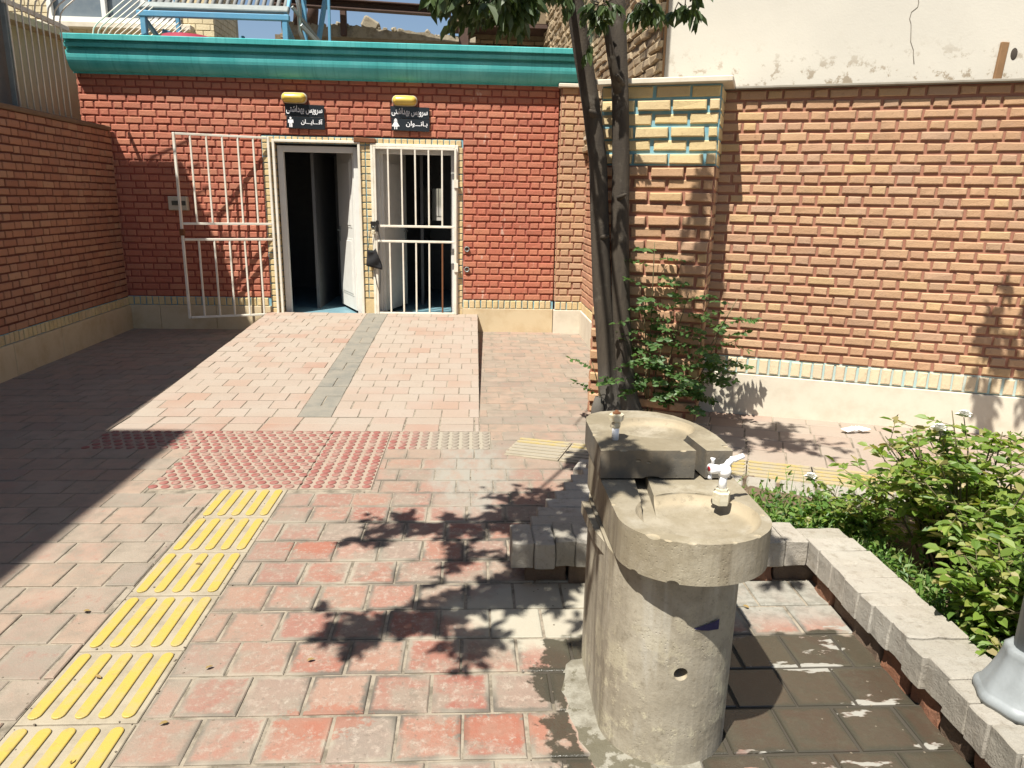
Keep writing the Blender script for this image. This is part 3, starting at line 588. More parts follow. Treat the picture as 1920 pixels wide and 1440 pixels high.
# lamps, signs
def shape(lines): return lines
FORM = {'س': (0xFEB1,), 'ر': (0xFEAD,), 'و': (0xFEED,), 'ی': (0xFBFC,), 'ب': (0xFE8F,), 'ه': (0xFEE9,), 'د': (0xFEA9,), 'ا': (0xFE8D,), 'ش': (0xFEB5,), 'ت': (0xFE95,), 'ن': (0xFEE5,), 'آ': (0xFE81,), 'ق': (0xFED5,)}
NOJOIN = set('رودذاآ')
def farsi(txt):
    out = []
    for i, ch in enumerate(txt):
        if ch == ' ': out.append(ch); continue
        if ch == 'ـ': out.append('\u0640'); continue
        pj = i > 0 and txt[i - 1] != ' ' and txt[i - 1] not in NOJOIN; nj = i < len(txt) - 1 and txt[i + 1] != ' ' and ch not in NOJOIN
        b = FORM[ch][0]
        if ch == 'ی' and (nj): b = 0xFEF1            # initial and medial shapes carry two dots
        out.append(chr(b + (3 if pj and nj else 2 if nj else 1 if pj else 0)))
    return ''.join(reversed(out))
def letters(txt, x1, z, y, wd, ht):
    cu = bpy.data.curves.new('t', 'FONT'); cu.body = farsi(txt); cu.offset = .018; o = bpy.data.objects.new('t', cu); C.objects.link(o)
    bpy.context.view_layer.update(); me = bpy.data.meshes.new_from_object(o.evaluated_get(bpy.context.evaluated_depsgraph_get())); bpy.data.objects.remove(o)
    if not me.vertices: return [], []
    xs = [v.co.x for v in me.vertices]; ys = [v.co.y for v in me.vertices]; ax, bx, ay, by = min(xs), max(xs), min(ys), max(ys)
    return [V((x1 - wd + (v.co.x - ax) / (bx - ax) * wd, y, z + (v.co.y - ay) / (by - ay) * ht)) for v in me.vertices], [tuple(p.vertices) for p in me.polygons]
def sign(x0, x1, z0, z1, txt2, label, woman):
    t = thing('restroom_sign', label, 'sign', ((x0 + x1) / 2, D - .03, z0), 'restroom signs over the doorways')
    zc = (z0 + z1) / 2; y = D - .035; rot = Matrix.Rotation(.02, 3, 'Y')
    MB().box(((x0 + x1) / 2, y + .004, zc + (z1 - zc) / 2 + .001), (x1 - x0, .012, z1 - zc - .003), 0, rot, .002).build('plate', SIGN, t)
    MB().box(((x0 + x1) / 2 + .008, y, zc - (zc - z0) / 2), (x1 - x0 - .01, .012, zc - z0 - .003), 0, rot, .002).build('plate', SIGN, t)
    yf = y - .009
    for txt, wd, z, h in (("سرویس بهداشتی", (x1 - x0) * .92, zc + .025, .10), (txt2, (x1 - x0) * .55, z0 + .045, .075)):
        vs, fs = letters(txt, x1 - .022, z, yf, wd, h)
        c = V(((x0 + x1) / 2, yf, zc)); vs = [c + rot @ (p - c) for p in vs]
        MB().add(vs, fs).build('lettering', SIGNW, t)
    px, s = x0 + .065, .115; zb = z0 + .018; mb = MB()
    disc = lambda cx, cz, r: mb.add([(cx + r * math.cos(2 * PI * k / 14), yf, cz + r * math.sin(2 * PI * k / 14)) for k in range(14)], [tuple(range(14))])
    R4 = lambda pts: mb.add([(px + a, yf, zb + b) for a, b in pts], [tuple(range(len(pts)))])
    disc(px, zb + .106, .013)
    if woman:
        R4([(-.012, .092), (.012, .092), (.048, .035), (.036, .03), (.02, .05), (.03, .028), (-.03, .028), (-.02, .05), (-.036, .03), (-.048, .035)]); R4([(-.018, 0), (-.006, 0), (-.006, .026), (-.018, .026)]); R4([(.006, 0), (.018, 0), (.018, .026), (.006, .026)])
        R4([(-.022, .085), (-.016, .115), (0, .128), (.016, .115), (.022, .085), (.014, .092), (.012, .11), (0, .1185), (-.012, .11), (-.014, .092)])
    else:
        R4([(-.03, .088), (.03, .088), (.034, .05), (.024, .048), (.018, .06), (.018, .04), (-.018, .04), (-.018, .06), (-.024, .048), (-.034, .05)]); R4([(-.018, 0), (-.003, 0), (-.003, .038), (-.018, .038)]); R4([(.003, 0), (.018, 0), (.018, .038), (.003, .038)])
    mb.build('pictogram', SIGNW, t)
sign(-2.325, -1.85, 2.515, 2.80, "آقـــایـــان", "black sign with white Persian lettering and a man's figure, over the left doorway", False)
sign(-1.045, -.565, 2.52, 2.805, "بـانـــوان", "black sign with white Persian lettering and a woman's figure, over the right doorway", True)
def lamp(xc, label):
    t = thing('wall_lamp', label, 'lamp', (xc, D, 2.87), 'capsule wall lamps')
    def cap(L, r, y0, sy):
        vs = []; fs = []; nu, nv = 20, 8
        for j in range(nv + 1):
            ph = j / nv * PI / 2
            for i in range(nu):
                a = 2 * PI * i / nu; cx = math.cos(a); ex = L * (1 if cx > 0 else -1) if abs(cx) > 1e-6 else 0
                vs.append((xc + ex + r * cx * math.cos(ph), y0 - sy * math.sin(ph), 2.872 + r * math.sin(a) * math.cos(ph)))
        for j in range(nv): fs += [(j * nu + i, j * nu + (i + 1) % nu, (j + 1) * nu + (i + 1) % nu, (j + 1) * nu + i) for i in range(nu)]
        return vs, fs
    mb = MB(); v0, f0 = cap(.092, .066, D - .03, .05); mb.add(v0, f0, 0, True); mb.box((xc, D - .012, 2.872), (.25, .05, .11)); mb.build('base', DUSTW, t)
    mb = MB(); v0, f0 = cap(.088, .058, D - .05, .075); mb.add(v0, f0, 0, True); mb.build('lens', LENS, t)
lamp(-2.205, 'yellowed capsule lamp above the sign with the man'); lamp(-.865, "yellowed capsule lamp above the sign with the woman")
t = thing('switch_box', 'grey white electrical switch box on the red wall behind the open gate', 'switch box', (-3.7, D, 1.6))
MB().box((-3.7, D - .035, 1.595), (.235, .07, .17), 0, None, .008).build('case', DUSTW, t); MB().box((-3.685, D - .073, 1.60), (.17, .008, .055), 0, None, .002).build('window', flat('smoky_plastic', (.10, .11, .09), .3), t)
for z, lb in ((1.085, 'metal pipe socket beside the closed gate, the upper of two'), (.824, 'metal pipe socket beside the closed gate, the lower of two')):
    mb = MB(); n = 20; rr = [(.034, .0), (.036, .02), (.030, .024), (.022, .018), (.020, -.004)]; vs = []
    for r, q in rr: vs += [(-.095 + r * math.cos(2 * PI * k / n), D - .014 - q, z + r * math.sin(2 * PI * k / n)) for k in range(n)]
    mb.add(vs, [(i * n + k, i * n + (k + 1) % n, (i + 1) * n + (k + 1) % n, (i + 1) * n + k) for i in range(4) for k in range(n)] , 0, True); mb.add(vs[-n:], [tuple(range(n))], 1)
    tag(mb.build('pipe_socket', [GALV, DARKMET]), lb, 'pipe socket', 'pipe sockets in the red wall')

# ================================================================== LEFT WALL, FENCE, NEIGHBOURS
LU = V((.0395, -1, 0)).normalized(); LN = V((1, .0395, 0)).normalized(); LO = V((-4.456, D - .001, 0))
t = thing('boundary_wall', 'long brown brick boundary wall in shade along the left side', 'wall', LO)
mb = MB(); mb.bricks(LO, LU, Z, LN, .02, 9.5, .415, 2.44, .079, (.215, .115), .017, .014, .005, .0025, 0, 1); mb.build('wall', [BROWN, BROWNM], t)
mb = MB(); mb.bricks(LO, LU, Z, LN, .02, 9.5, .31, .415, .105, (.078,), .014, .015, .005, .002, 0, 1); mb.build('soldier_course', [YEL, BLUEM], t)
mb = MB()
for k in range(11):
    a = LO + LU * (.02 + k * .88); b = LO + LU * (.02 + (k + 1) * .88 - .005)
    c = (a + b) / 2 - LN * .02; mb.box(c + Z * .15, (.1, (b - a).length, .32), 0, Matrix.Rotation(-.0395, 3, 'Z') if False else Matrix((LN, -LU, Z)).transposed(), .004)
mb.build('plinth', STONE, t)
mb = MB(); R3 = Matrix((LN, -LU, Z)).transposed(); mb.box(LO + LU * 4.76 - LN * .13 + Z * 1.2, (.25, 9.46, 2.4), 0, R3); mb.build('core', BROWNM, t)
mb = MB(); mb.box(LO + LU * 4.76 - LN * .12 + Z * 2.465, (.30, 9.46, .05), 0, R3, .008); mb.build('coping', flat('brown_coping', (.26, .16, .09), .9), t)
# security fence with outward-bent bars
t = thing('security_fence', 'fence of thin cream bars with bent tops above the left wall and roof edge', 'fence', (-4.56, 8, 2.49))
for k in range(30):
    y = 7.98 + k * .118; x = -4.56
    if 9.03 < y < 9.62: continue
    zb = 2.49 if y < D else 3.45
    MB().tube([(x, y, zb), (x, y, 3.52), (x + .02, y, 3.60), (x + .07, y, 3.66), (x + .52, y - .04, 3.98)], .0085, 6).build('bar', WHITE, t)
MB().bar((-4.58, 7.95, 3.50), (-4.58, 9.12, 3.48), .03, .05).build('rail', WHITE, t)
MB().box((-4.6, 7.98, 3.3), (.05, .05, 1.7), 0, None, .003).build('post', GALV, t)
# grey building on the left: the lower part and a taller part nearer the camera
t = thing('grey_building', 'tall grey rendered building rising behind the left wall', 'building', (-6, 5, 0))
KX, KY = -SUN.x / SUN.z, -SUN.y / SUN.z
Y1 = 8.2; X1 = -4.70; Z1 = 2.09 + (D - Y1) / KY
MB().prism([(-9, -6), (-4.40, -6), (X1 + (Y1 - 2) * .045, 2), (X1, Y1), (-9, Y1)], 0, Z1).build('wall', GREYW, t)
Z2 = 7.9; X2 = -2.10 - KX * Z2; Y2 = 5.26 - KY * Z2
MB().prism([(-8.9, -6.1), (X2, -6.1), (X2, Y2), (-8.9, Y2)], Z1, Z2).build('upper_storey', GREYW, t)
for k in range(5):
    mb = MB(); mb.box((-4.52, -4.5 + k * 1.35, 6.6), (.05, .9, 1.2)); mb.build('window', GLASS, t)
# cream garden wall + cream brick building
t = thing('garden_wall', 'smooth cream wall with a ledge behind the bar fence', 'wall', (-5.5, 11, 0))
MB().prism([(-5.9, 8.25), (-5.55, 8.25), (-4.95, 13.2), (-5.3, 13.2)], 0, 3.58).build('wall', CREAMW, t)
MB().prism([(-5.9, 8.25), (-5.33, 8.25), (-4.73, 13.2), (-5.3, 13.2)], 3.58, 3.66).build('ledge', CREAMB, t)
t = thing('cream_brick_building', 'cream brick house with a wide white framed window at the upper left', 'building', (-6.5, 13.8, 0))
mb = MB(); mb.bricks((0, 13.6, 0), X, Z, -Y, -10, -4.42, 3.2, 7.2, .10, (.24,), .014, .008, .003, .002, 0, 1, holes=[(-7.1, -4.95, 4.47, 6.6)]); mb.box((-7.2, 14.4, 3.6), (5.5, 1.3, 7.2), 1)
mb.bricks((-4.42, 13.6, 0), Y, Z, X, 0, 1.2, 3.2, 7.2, .10, (.24,), .014, .008, .003, .002, 0, 1); mb.build('wall', [CREAMB, CREAMM], t)
wf = MB()
for x in (-7.08, -6.2, -5.55, -4.98): wf.box((x, 13.6, 5.5), (.07, .08, 2.1))
wf.box((-6.03, 13.6, 4.51), (2.17, .09, .08)); wf = wf.build('window', WHITEB, t)
MB().quad((-7.1, 13.66, 4.47), (-4.95, 13.66, 4.47), (-4.95, 13.66, 6.6), (-7.1, 13.66, 6.6)).build('pane', GLASS, wf)
mb = MB()
for i in range(16):
    x = -6.18 + i * .08; mb.add([(x, 13.70 if i % 2 else 13.67, 4.5), (x + .08, 13.67 if i % 2 else 13.70, 4.5), (x + .08, 13.67 if i % 2 else 13.70, 6.6), (x, 13.70 if i % 2 else 13.67, 6.6)], [(0, 1, 2, 3)])
for i in range(7):
    x = -5.53 + i * .08; mb.add([(x, 13.64 if i % 2 else 13.62, 4.55), (x + .08, 13.62 if i % 2 else 13.64, 4.55), (x + .08, 13.62 if i % 2 else 13.64, 6.6), (x, 13.64 if i % 2 else 13.62, 6.6)], [(0, 1, 2, 3)])
mb.build('curtain', CURT, t); MB().box((-6.0, 13.53, 4.41), (2.5, .2, .09), 0, None, .01).build('sill', WSTONE, t)

# ================================================================== ROOF THINGS
t = thing('solar_water_heater', 'solar collector of pale tubes on a blue steel frame on the roof', 'solar heater', (-3.3, 10.2, 3.4))
fr = MB(); y0_, y1_ = 10.2, 11.35
for x in (-4.18, -2.42): fr.bar((x, y0_, 3.4), (x, y0_, 3.90), .07); fr.bar((x, y1_, 3.4), (x, y1_, 5.2), .06); fr.bar((x, y0_, 3.86), (x, y1_, 3.42), .05); fr.bar((x, y0_ + .05, 3.92), (x, y1_, 5.15), .05)
fr.bar((-4.25, y0_ - .01, 3.90), (-2.36, y0_ - .01, 3.90), .07, .07); fr.bar((-4.1, y0_ + .35, 3.78), (-3.2, y1_ - .3, 3.5), .05); fr.bar((-3.3, y1_, 3.9), (-3.3, y1_, 3.42), .05)
fr.bar((-4.2, y1_, 3.80), (-2.3, y1_, 3.80), .05); fr.bar((-2.36, y1_ + .1, 3.42), (-2.02, y1_ + .5, 5.4), .06)
fr.build('frame', SKYB, t)
mb = MB(); mb.box((-3.32, y0_ + .10, 4.005), (1.86, .12, .075), 0, Matrix.Rotation(.75, 3, 'X'), .01); mb.build('tray', GALV, t)
for i in range(20):
    x = -4.19 + i * .0915; MB().tube([(x, y0_ + .12, 4.02), (x, y1_ + .3, 5.35)], .026, 10).build('tube', TUBE, t)
mb = MB(); mb.tube([(-4.4, y1_ + .35, 5.55), (-2.2, y1_ + .35, 5.55)], .24, 20); mb.build('tank', WHITE, t)
mb = MB(); mb.tube([(-2.30, 10.25, 4.4), (-2.26, 10.3, 4.05), (-2.28, 10.4, 3.8), (-2.2, 10.5, 3.45)], .03, 10, jit=.2); mb.build('hose', flat('foil_wrap', (.5, .5, .48), .3, .7), t)
mb = MB(); mb.bar((-2.34, 10.25, 4.05), (-1.98, 10.6, 3.6), .035); mb.bar((-2.25, 10.3, 3.85), (-1.9, 10.55, 3.5), .045); mb.build('strut', GALV, t)
mb = MB(); mb.lathe([(.3, 0), (.36, .10), (.37, .11), (.34, .11), (.28, .02)], (0, 0, 0), 28); o = mb.build('basin', PLRED); o.location = (-3.58, 10.0, 3.60); o.rotation_euler = (PI, 0, 0); tag(o, 'dark red plastic basin lying upside down under the solar frame', 'basin')
# ruin behind
t = thing('ruined_building', 'half demolished brick house with rubble edge and rusty steel behind the roof', 'building', (-.5, 13.3, 0))
mb = MB(); R = random.Random(3); n = 26; top = []
xs = [-3.2 + i * (3.2 / n) for i in range(n + 1)]
for x in xs: top.append((x, 4.50 - .055 * (x + 3.2) + R.uniform(-.02, .05)))
vs = [(x, 13.2, 4.30 - .01 * (x + 3.2)) for x in xs] + [(x, 13.2 + R.uniform(-.02, .02), z) for x, z in top] + [(x, 13.6, z + R.uniform(-.05, .05)) for x, z in top]
n1 = n + 1; mb.add(vs, [(i, i + 1, n1 + i + 1, n1 + i) for i in range(n)] + [(n1 + i, n1 + i + 1, 2 * n1 + i + 1, 2 * n1 + i) for i in range(n)])
mb.add([(-3.2, 13.2, 4.30), (0, 13.2, 4.27), (0, 13.6, 4.27), (-3.2, 13.6, 4.30)], [(0, 1, 2, 3)]); mb.build('concrete_beam', CONC, t)
for i in range(34):
    x = R.uniform(-3.1, -.25); q = R.uniform(.03, .09); MB().box((x, 13.25 + R.uniform(0, .2), 4.52 - .055 * (x + 3.2) + q * .3), (q, q, q * .8), 0, Matrix.Rotation(R.uniform(0, 3), 3, (R.random(), R.random(), 1)), q * .15).build('rubble', CONC, t)
MB().box((-1.75, 13.3, 4.50), (.28, .2, .2), 0, Matrix.Rotation(.5, 3, 'Y'), .03).build('rubble', CONC, t)
mb = MB(); mb.bricks((0, 13.9, 0), X, Z, -Y, -3.4, 1.4, 3.2, 4.46, .08, (.24,), .014, .01, .004, .006, 0, 1); mb.box((-1, 14.1, 3.8), (5, .3, 1.3), 1); mb.box((.65, 14.0, 4.6), (1.9, .2, 1.2), 1); mb.build('wall', [OLD, OLDM], t)
mb = MB(); mb.bricks((0, 13.3, 0), X, Z, -Y, -.25, 1.5, 4.58, 5.6, .085, (.24,), .014, .012, .005, .008, 0, 1); mb.box((.6, 13.45, 5.1), (1.7, .25, 1.0), 1); mb.box((.6, 13.6, 4.9), (1.9, .7, .6), 1); mb.build('upper_wall', [OLD, OLDM], t)
mb = MB(); mb.box((.6, 13.5, 4.55), (2.0, .6, .06)); mb.box((-.2, 13.25, 3.9), (.16, .16, 1.4)); mb.build('lintel', STEEL, t)
mb = MB(); mb.bar((-3.3, 13.1, 4.78), (-.4, 13.0, 4.665), .02, .13); mb.bar((-3.3, 13.02, 4.84), (-.4, 12.92, 4.725), .16, .02); mb.bar((-3.3, 13.02, 4.715), (-.4, 12.92, 4.60), .16, .02); mb.bar((-2.18, 13.2, 4.3), (-2.18, 13.2, 5.4), .10); mb.build('steel_beam', STEEL, t)
mb = MB()
for x in (-2.95, -2.72): mb.tube([(x, 13.3, 4.45), (x + .02, 13.3, 4.7), (x, 13.3, 5.2)], [.10, .09, .11], 8, jit=.4)
mb.build('pipe_stack', STEEL, t)
MB().bar((-2.0, 10.9, 3.45), (-1.98, 10.9, 5.2), .035).build('pole', SKYB, t)
# old side wall running back from the plaster wall
t = thing('old_brick_wall', 'crumbling old mud brick side wall behind the tree, running back from the plastered wall', 'wall', (1.5, 8, 0))
dv = V((-.045, 1, 0)).normalized(); nv = V((-1, -.045, 0)).normalized()
mb = MB(); mb.bricks((1.53, 6.33, 0), dv, Z, nv, 0, 7.2, 2.3, 6.3, .088, (.25,), .022, .022, .009, .011, 0, 1, rowproud=lambda r: random.Random(r).uniform(-.012, .022)); mb.build('wall', [OLD, OLDM], t)
MB().prism([(1.57, 6.46), (1.9, 6.46), (1.6, 13.5), (1.235, 13.5)], 0, 6.3).build('core', OLDM, t)
# plaster wall behind the right wall
t = thing('plastered_building', 'tall cream plastered house wall with a crack above the right brick wall', 'building', (3, 6, 0))
PO = P0 + PN * .42
mb = MB(); a = PO + A0 * -.61; b = PO + A0 * 9; mb.prism([(a.x, a.y), (b.x, b.y), (b.x + 2.2, b.y + 5.6), (a.x + .4, a.y + 2)], 0, 6.2); mb.build('wall', PLASTER, t)
mb = MB(); c = PO + A0 * -.635 - PN * .015; mb.bar(c, c + Z * 6.2, .04, .05); mb.build('corner_timber', WOOD, t)
mb = MB()
zz = 6.0; u = 1.25; pts = []
while zz > 2.74: pts.append(PO + A0 * u - PN * .001 + Z * zz); zz -= random.uniform(.02, .06); u += random.gauss(-.001, .013)
mb.tube(pts, .0028, 5); mb.build('crack', flat('crack_grey', (.28, .25, .20), .95), t)
mb = MB(); p = PO + A0 * 1.80 - PN * .008; mb.bar(p + Z * 2.6, p + Z * 2.88 + A0 * .015, .055, .025); mb.build('timber_stub', WOOD, t)
mb = MB(); mb.lathe([(.001, -.02), (.055, -.015), (.05, .012), (.001, .013)], (0, 0, 0), 14); o = mb.build('hole', CURBM, t); o.matrix_parent_inverse = Matrix.Identity(4)
o.matrix_local = Matrix.Translation(PO + A0 * 1.885 + Z * 2.80 - t.location) @ (Matrix((A0, Z, -PN)).transposed().to_4x4()) @ Matrix.Diagonal((.42, .8, .2, 1))

# ================================================================== RIGHT WALL, PILLAR, SIDE WALL
t = thing('boundary_wall', 'sunlit orange brick boundary wall on the right under the plastered house', 'wall', P0)
mb = MB(); mb.bricks(P0, A0, Z, -PN, -.3, 5.5, .505, 2.545, .0755, (.205, .112), .020, .013, .005, .0026, 0, 1); mb.build('wall', [ORANGE, ORANGEM], t)
mb = MB(); mb.bricks(P0, A0, Z, -PN, -.3, 5.5, .37, .505, .135, (.082,), .018, .012, .005, .002, 0, 1); mb.build('soldier_course', [brick_mat('pale_cream_brick', [(.66, .54, .35), (.70, .58, .39), (.64, .52, .36)], (.5, .4, .28), .4), flat('faded_turquoise_mortar', (.36, .50, .48), .9, c2=(.50, .50, .42), vs=7, var=.5, k=.9)], t)
RW = Matrix((A0, PN, Z)).transposed()
mb = MB()
for k in range(2): mb.box(P0 + A0 * (1.18 + k * 2.9) + PN * .03 + Z * .165, (2.899, .1, .40), 0, RW, .004)
mb.build('plinth', WSTONE, t)
MB().box(P0 + A0 * 2.6 + PN * .14 + Z * 1.28, (5.8, .26, 2.54), 0, RW).build('core', ORANGEM, t)
MB().box(P0 + A0 * 2.6 + PN * .11 + Z * 2.557, (5.8, .36, .018), 0, RW, .003).build('coping', flat('grey_coping', (.36, .33, .27), .9, c2=(.24, .21, .16)), t)
t = thing('brick_pillar', 'thick brick pillar with yellow top courses and blue joints behind the tree', 'pillar', P0 + A0 * -.5)
OFF = .36; u0, u1 = -.955, -.085; PB = P0 - PN * OFF
mb = MB(); rp = lambda r: .022 if r % 2 else 0
SEQ = (.262,)
mb.bricks(PB, A0, Z, -PN, u0, u1, .0, 1.98, .090, SEQ, .024, .015, .006, .0035, 0, 2, rowproud=rp, shift=lambda r: .131 * (r % 2))
mb.bricks(PB, A0, Z, -PN, u0, u1, 1.98, 2.545, .094, SEQ, .024, .015, .006, .0035, 1, 3, rowproud=lambda r: .022 if (r + 1) % 2 else 0, shift=lambda r: .131 * (r % 2))
for Oe, dr, nn, L in ((PB + A0 * u0, PN, -A0, .75), (PB + A0 * u1, PN, A0, OFF)):
    mb.bricks(Oe, dr, Z, nn, 0, L, .0, 1.98, .090, SEQ, .021, .008, .004, .003, 0, 2, shift=lambda r: .131 * ((r + 1) % 2))
    mb.bricks(Oe, dr, Z, nn, 0, L, 1.98, 2.545, .094, SEQ, .021, .008, .004, .003, 1, 3, shift=lambda r: .131 * ((r + 1) % 2))
mb.build('shaft', [ORANGE, YEL, ORANGEM, BLUEM], t)
MB().box(PB + A0 * ((u0 + u1) / 2) + PN * .34 + Z * 2.568, (u1 - u0 + .15, .84, .04), 0, RW, .006).build('coping', WSTONE, t)
t = thing('side_wall', 'short side wall of orange brick with a whitewashed patch, between pilaster and pillar', 'wall', (1.43, 8.2, 0))
mb = MB(); mb.bricks((1.43, 6.6, 0), Y, Z, -X, 0, 3.0, .42, 2.45, .084, FLEM, .018, .014, .005, .003, 0, 1); mb.box((1.56, 8.1, 1.2), (.25, 3, 2.45), 1)
m = brick_mat('orange_brick_whitewash', [(.40, .18, .10), (.48, .25, .14), (.44, .21, .13)])
mb.build('wall', [m, ORANGEM], t)
mb = MB(); mb.bricks((1.43, 6.6, 0), Y, Z, -X, 0, 3.0, .31, .42, .11, (.08,), .015, .014, .005, .002, 0, 1); mb.build('soldier_course', [YEL, BLUEM], t); MB().box((1.45, 8.1, .15), (.1, 3, .32), 0, None, .004).build('plinth', WSTONE, t)
MB().box((1.54, 8.1, 2.475), (.36, 3, .05), 0, None, .006).build('coping', WSTONE, t)
mb = MB(); mb.box((1.413, 8.1, 1.25), (.008, .7, .75)); mb.build('whitewash_patch', flat('violet_white', (.60, .54, .60), .8, c2=(.5, .4, .38), vs=12, var=.5, bump=.5, bs=30), t)
t = thing('brick_pilaster', 'narrow unpainted orange brick pilaster at the right end of the red facade', 'pilaster', (1.24, D, 0))
mb = MB(); mb.bricks((0, D - .07, 0), X, Z, -Y, 1.065, 1.44, .425, 3.07, .0852, FLEM, .018, .014, .005, .003, 0, 1); mb.bricks((1.065, D - .07, 0), Y, Z, -X, 0, .1, .425, 3.07, .0852, FLEM, .018, .006, .003, .002, 0, 1); mb.box((1.25, D + .1, 1.5), (.36, .3, 3.1), 1); mb.build('shaft', [ORANGE, ORANGEM], t)
mb = MB(); mb.bricks((0, D - .07, 0), X, Z, -Y, 1.065, 1.44, .312, .425, .113, (.078,), .014, .014, .005, .002, 0, 1); mb.build('soldier_course', [YEL, BLUEM], t); MB().box((1.25, D - .04, .153), (.39, .1, .318), 0, None, .004).build('plinth', WSTONE, t)
MB().box((1.25, D, 3.09), (.45, .26, .045), 0, None, .008).build('coping', WSTONE, t)

# ================================================================== PLANTER
t = thing('planter_wall', 'low planter kerb of worn whitewashed bricks on edge, built round the garden bed', 'planter', (1, 3, 0))
R = random.Random(5)
def kb(mb, c, d, ang=0.): mb.box(c, d, 0, Matrix.Rotation(ang, 3, 'Z') @ Matrix.Rotation(R.uniform(-.012, .012), 3, 'Y'), R.uniform(.003, .006))
rim = MB(); under = MB()
y = 3.19; k = 0
while y < 4.5:                                            # left flank: bricks laid across
    x0 = .20 + (y - 3.05) * .52; L = R.uniform(.36, .39)
    kb(rim, (x0 + L / 2 + R.uniform(-.012, .012), y, .155 + R.uniform(-.004, .004)), (L, .107, .125)); y += .110
x = .175
while x < 1.5:                                            # front: bricks on end towards the camera
    wd = R.uniform(.088, .105); kb(rim, (x + wd / 2, 3.055 + R.uniform(-.006, .006), .158 + R.uniform(-.004, .004)), (wd - .003, .205, .125)); x += wd
y = 3.10
while y > .9:                                             # right flank
    wd = R.uniform(.095, .125); kb(rim, (1.645 + (3.1 - y) * .012 + R.uniform(-.012, .012), y - wd / 2, .158 + R.uniform(-.006, .006)), (.225 + R.uniform(-.015, .015), wd - .003, .125)); y -= wd
rm = rim.build('rim', CURB, t); modded(rm, ('SUBSURF', dict(levels=2, render_levels=2, subdivision_type='SIMPLE')))
for v in rm.data.vertices:
    q = v.co * 14; v.co += V((mnoise.noise(q), mnoise.noise(q + V((7, 1, 3))), mnoise.noise(q + V((2, 9, 5))))) * .0055
x = .24
while x < 1.55: wd = R.uniform(.15, .22); kb(under, (x + wd / 2, 3.10 + R.uniform(-.02, .02), .03), (wd - .012, .2, .11)); x += wd
y = 3.1
while y > .9: wd = R.uniform(.15, .22); kb(under, (1.68 + R.uniform(-.02, .015), y - wd / 2, .03), (.2, wd - .012, .11)); y -= wd
y = 3.2
while y < 4.4: kb(under, (.42 + (y - 3.05) * .52, y, .03), (.3, .19, .1)); y += .2
um = under.build('footing', BROKEN, t); modded(um, ('SUBSURF', dict(levels=2, render_levels=2, subdivision_type='SIMPLE')))
for v in um.data.vertices:
    q = v.co * 12; v.co += V((mnoise.noise(q), mnoise.noise(q + V((7, 1, 3))), mnoise.noise(q + V((2, 9, 5))))) * .02
fk = MB(); u = .55
while u < 4.6:
    wd = R.uniform(.19, .22); c = bandpt(u + wd / 2, -.13) + Z * -.005; fk.box(c, (wd - .02, .2, .10), 0, RW, .01); u += wd
fk.build('back_rim', CURB, t)
mb = MB(); nx, ny = 40, 34; vs = []
for j in range(ny + 1):
    for i in range(nx + 1):
        x = .3 + 3.6 * i / nx; y = 1.0 + 3.55 * j / ny; vs.append((x, y, .075 + .05 * mnoise.noise(V((x * 3, y * 3, 0))) + .02 * mnoise.noise(V((x * 11, y * 11, 0)))))
def inbed(p): return (p[1] > 3.1 and p[0] > .35 + (p[1] - 3.05) * .52 or p[0] > 1.72) and (V((p[0], p[1], 0)) - bandpt(0, 0)).dot(PN) < -.12
mb.add(vs, [(j * (nx + 1) + i, j * (nx + 1) + i + 1, (j + 1) * (nx + 1) + i + 1, (j + 1) * (nx + 1) + i) for j in range(ny) for i in range(nx) if inbed(vs[j * (nx + 1) + i])]); struct('soil', mb, SOIL)

# ================================================================== FOUNTAIN
F = thing('drinking_fountain', 'weathered stone drinking fountain with two stepped basins on a round-fronted column', 'drinking fountain', (.64, 2.2, 0))
def stadium(x0, x1, yf, yb, rf, rb, n=28):
    cx, rx = (x0 + x1) / 2, (x1 - x0) / 2; o = []
    o += [(cx + rx * math.cos(a), yf + rf + rf * math.sin(a)) for a in [PI + PI * i / n for i in range(n + 1)]] if rf else [(x0, yf), (x1, yf)]
    o += [(cx + rx * math.cos(a), yb - rb + rb * math.sin(a)) for a in [PI * i / n for i in range(n + 1)]] if rb else [(x1, yb), (x0, yb)]
    return o
def rough(o, amp, f=9):
    for v in o.data.vertices:
        q = v.co * f; n_ = v.normal if v.normal.length else Z; v.co += n_ * (mnoise.noise(q) + .5 * mnoise.noise(q * 2.7)) * amp
    return o
def ell(c, r, n=40):
    mb = MB(); pr = [(math.sin(PI * i / 16) if 0 < i < 16 else .002, -math.cos(PI * i / 16)) for i in range(17)]
    mb.lathe(pr, (0, 0, 0), n); mb.v = [(c[0] + x * r[0], c[1] + y * r[1], c[2] + z * r[2]) for x, y, z in mb.v]; return cutter(mb)
def bowl(c, r, n=56):
    mb = MB(); mb.lathe([(.002, -1), (.45, -.96), (.7, -.84), (.85, -.62), (.93, -.36), (.98, -.08), (1.0, .1), (1.02, .9), (.002, .9)], (0, 0, 0), n)
    mb.v = [(c[0] + x * r[0], c[1] + y * r[1], c[2] + z * r[2]) for x, y, z in mb.v]; return cutter(mb)
def carve(o, cutters):
    modded(o, *[('BOOLEAN', dict(operation='DIFFERENCE', object=q, solver='EXACT')) for q in cutters]); drop(*cutters); return o
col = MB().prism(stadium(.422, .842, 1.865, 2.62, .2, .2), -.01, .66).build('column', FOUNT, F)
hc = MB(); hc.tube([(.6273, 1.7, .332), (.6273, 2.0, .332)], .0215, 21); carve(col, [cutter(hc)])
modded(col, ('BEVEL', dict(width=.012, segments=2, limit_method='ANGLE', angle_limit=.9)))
low = MB().prism(stadium(.428, .886, 1.780, 2.70, .19, .2), .673, .80).build('lower_basin', FOUNT, F)
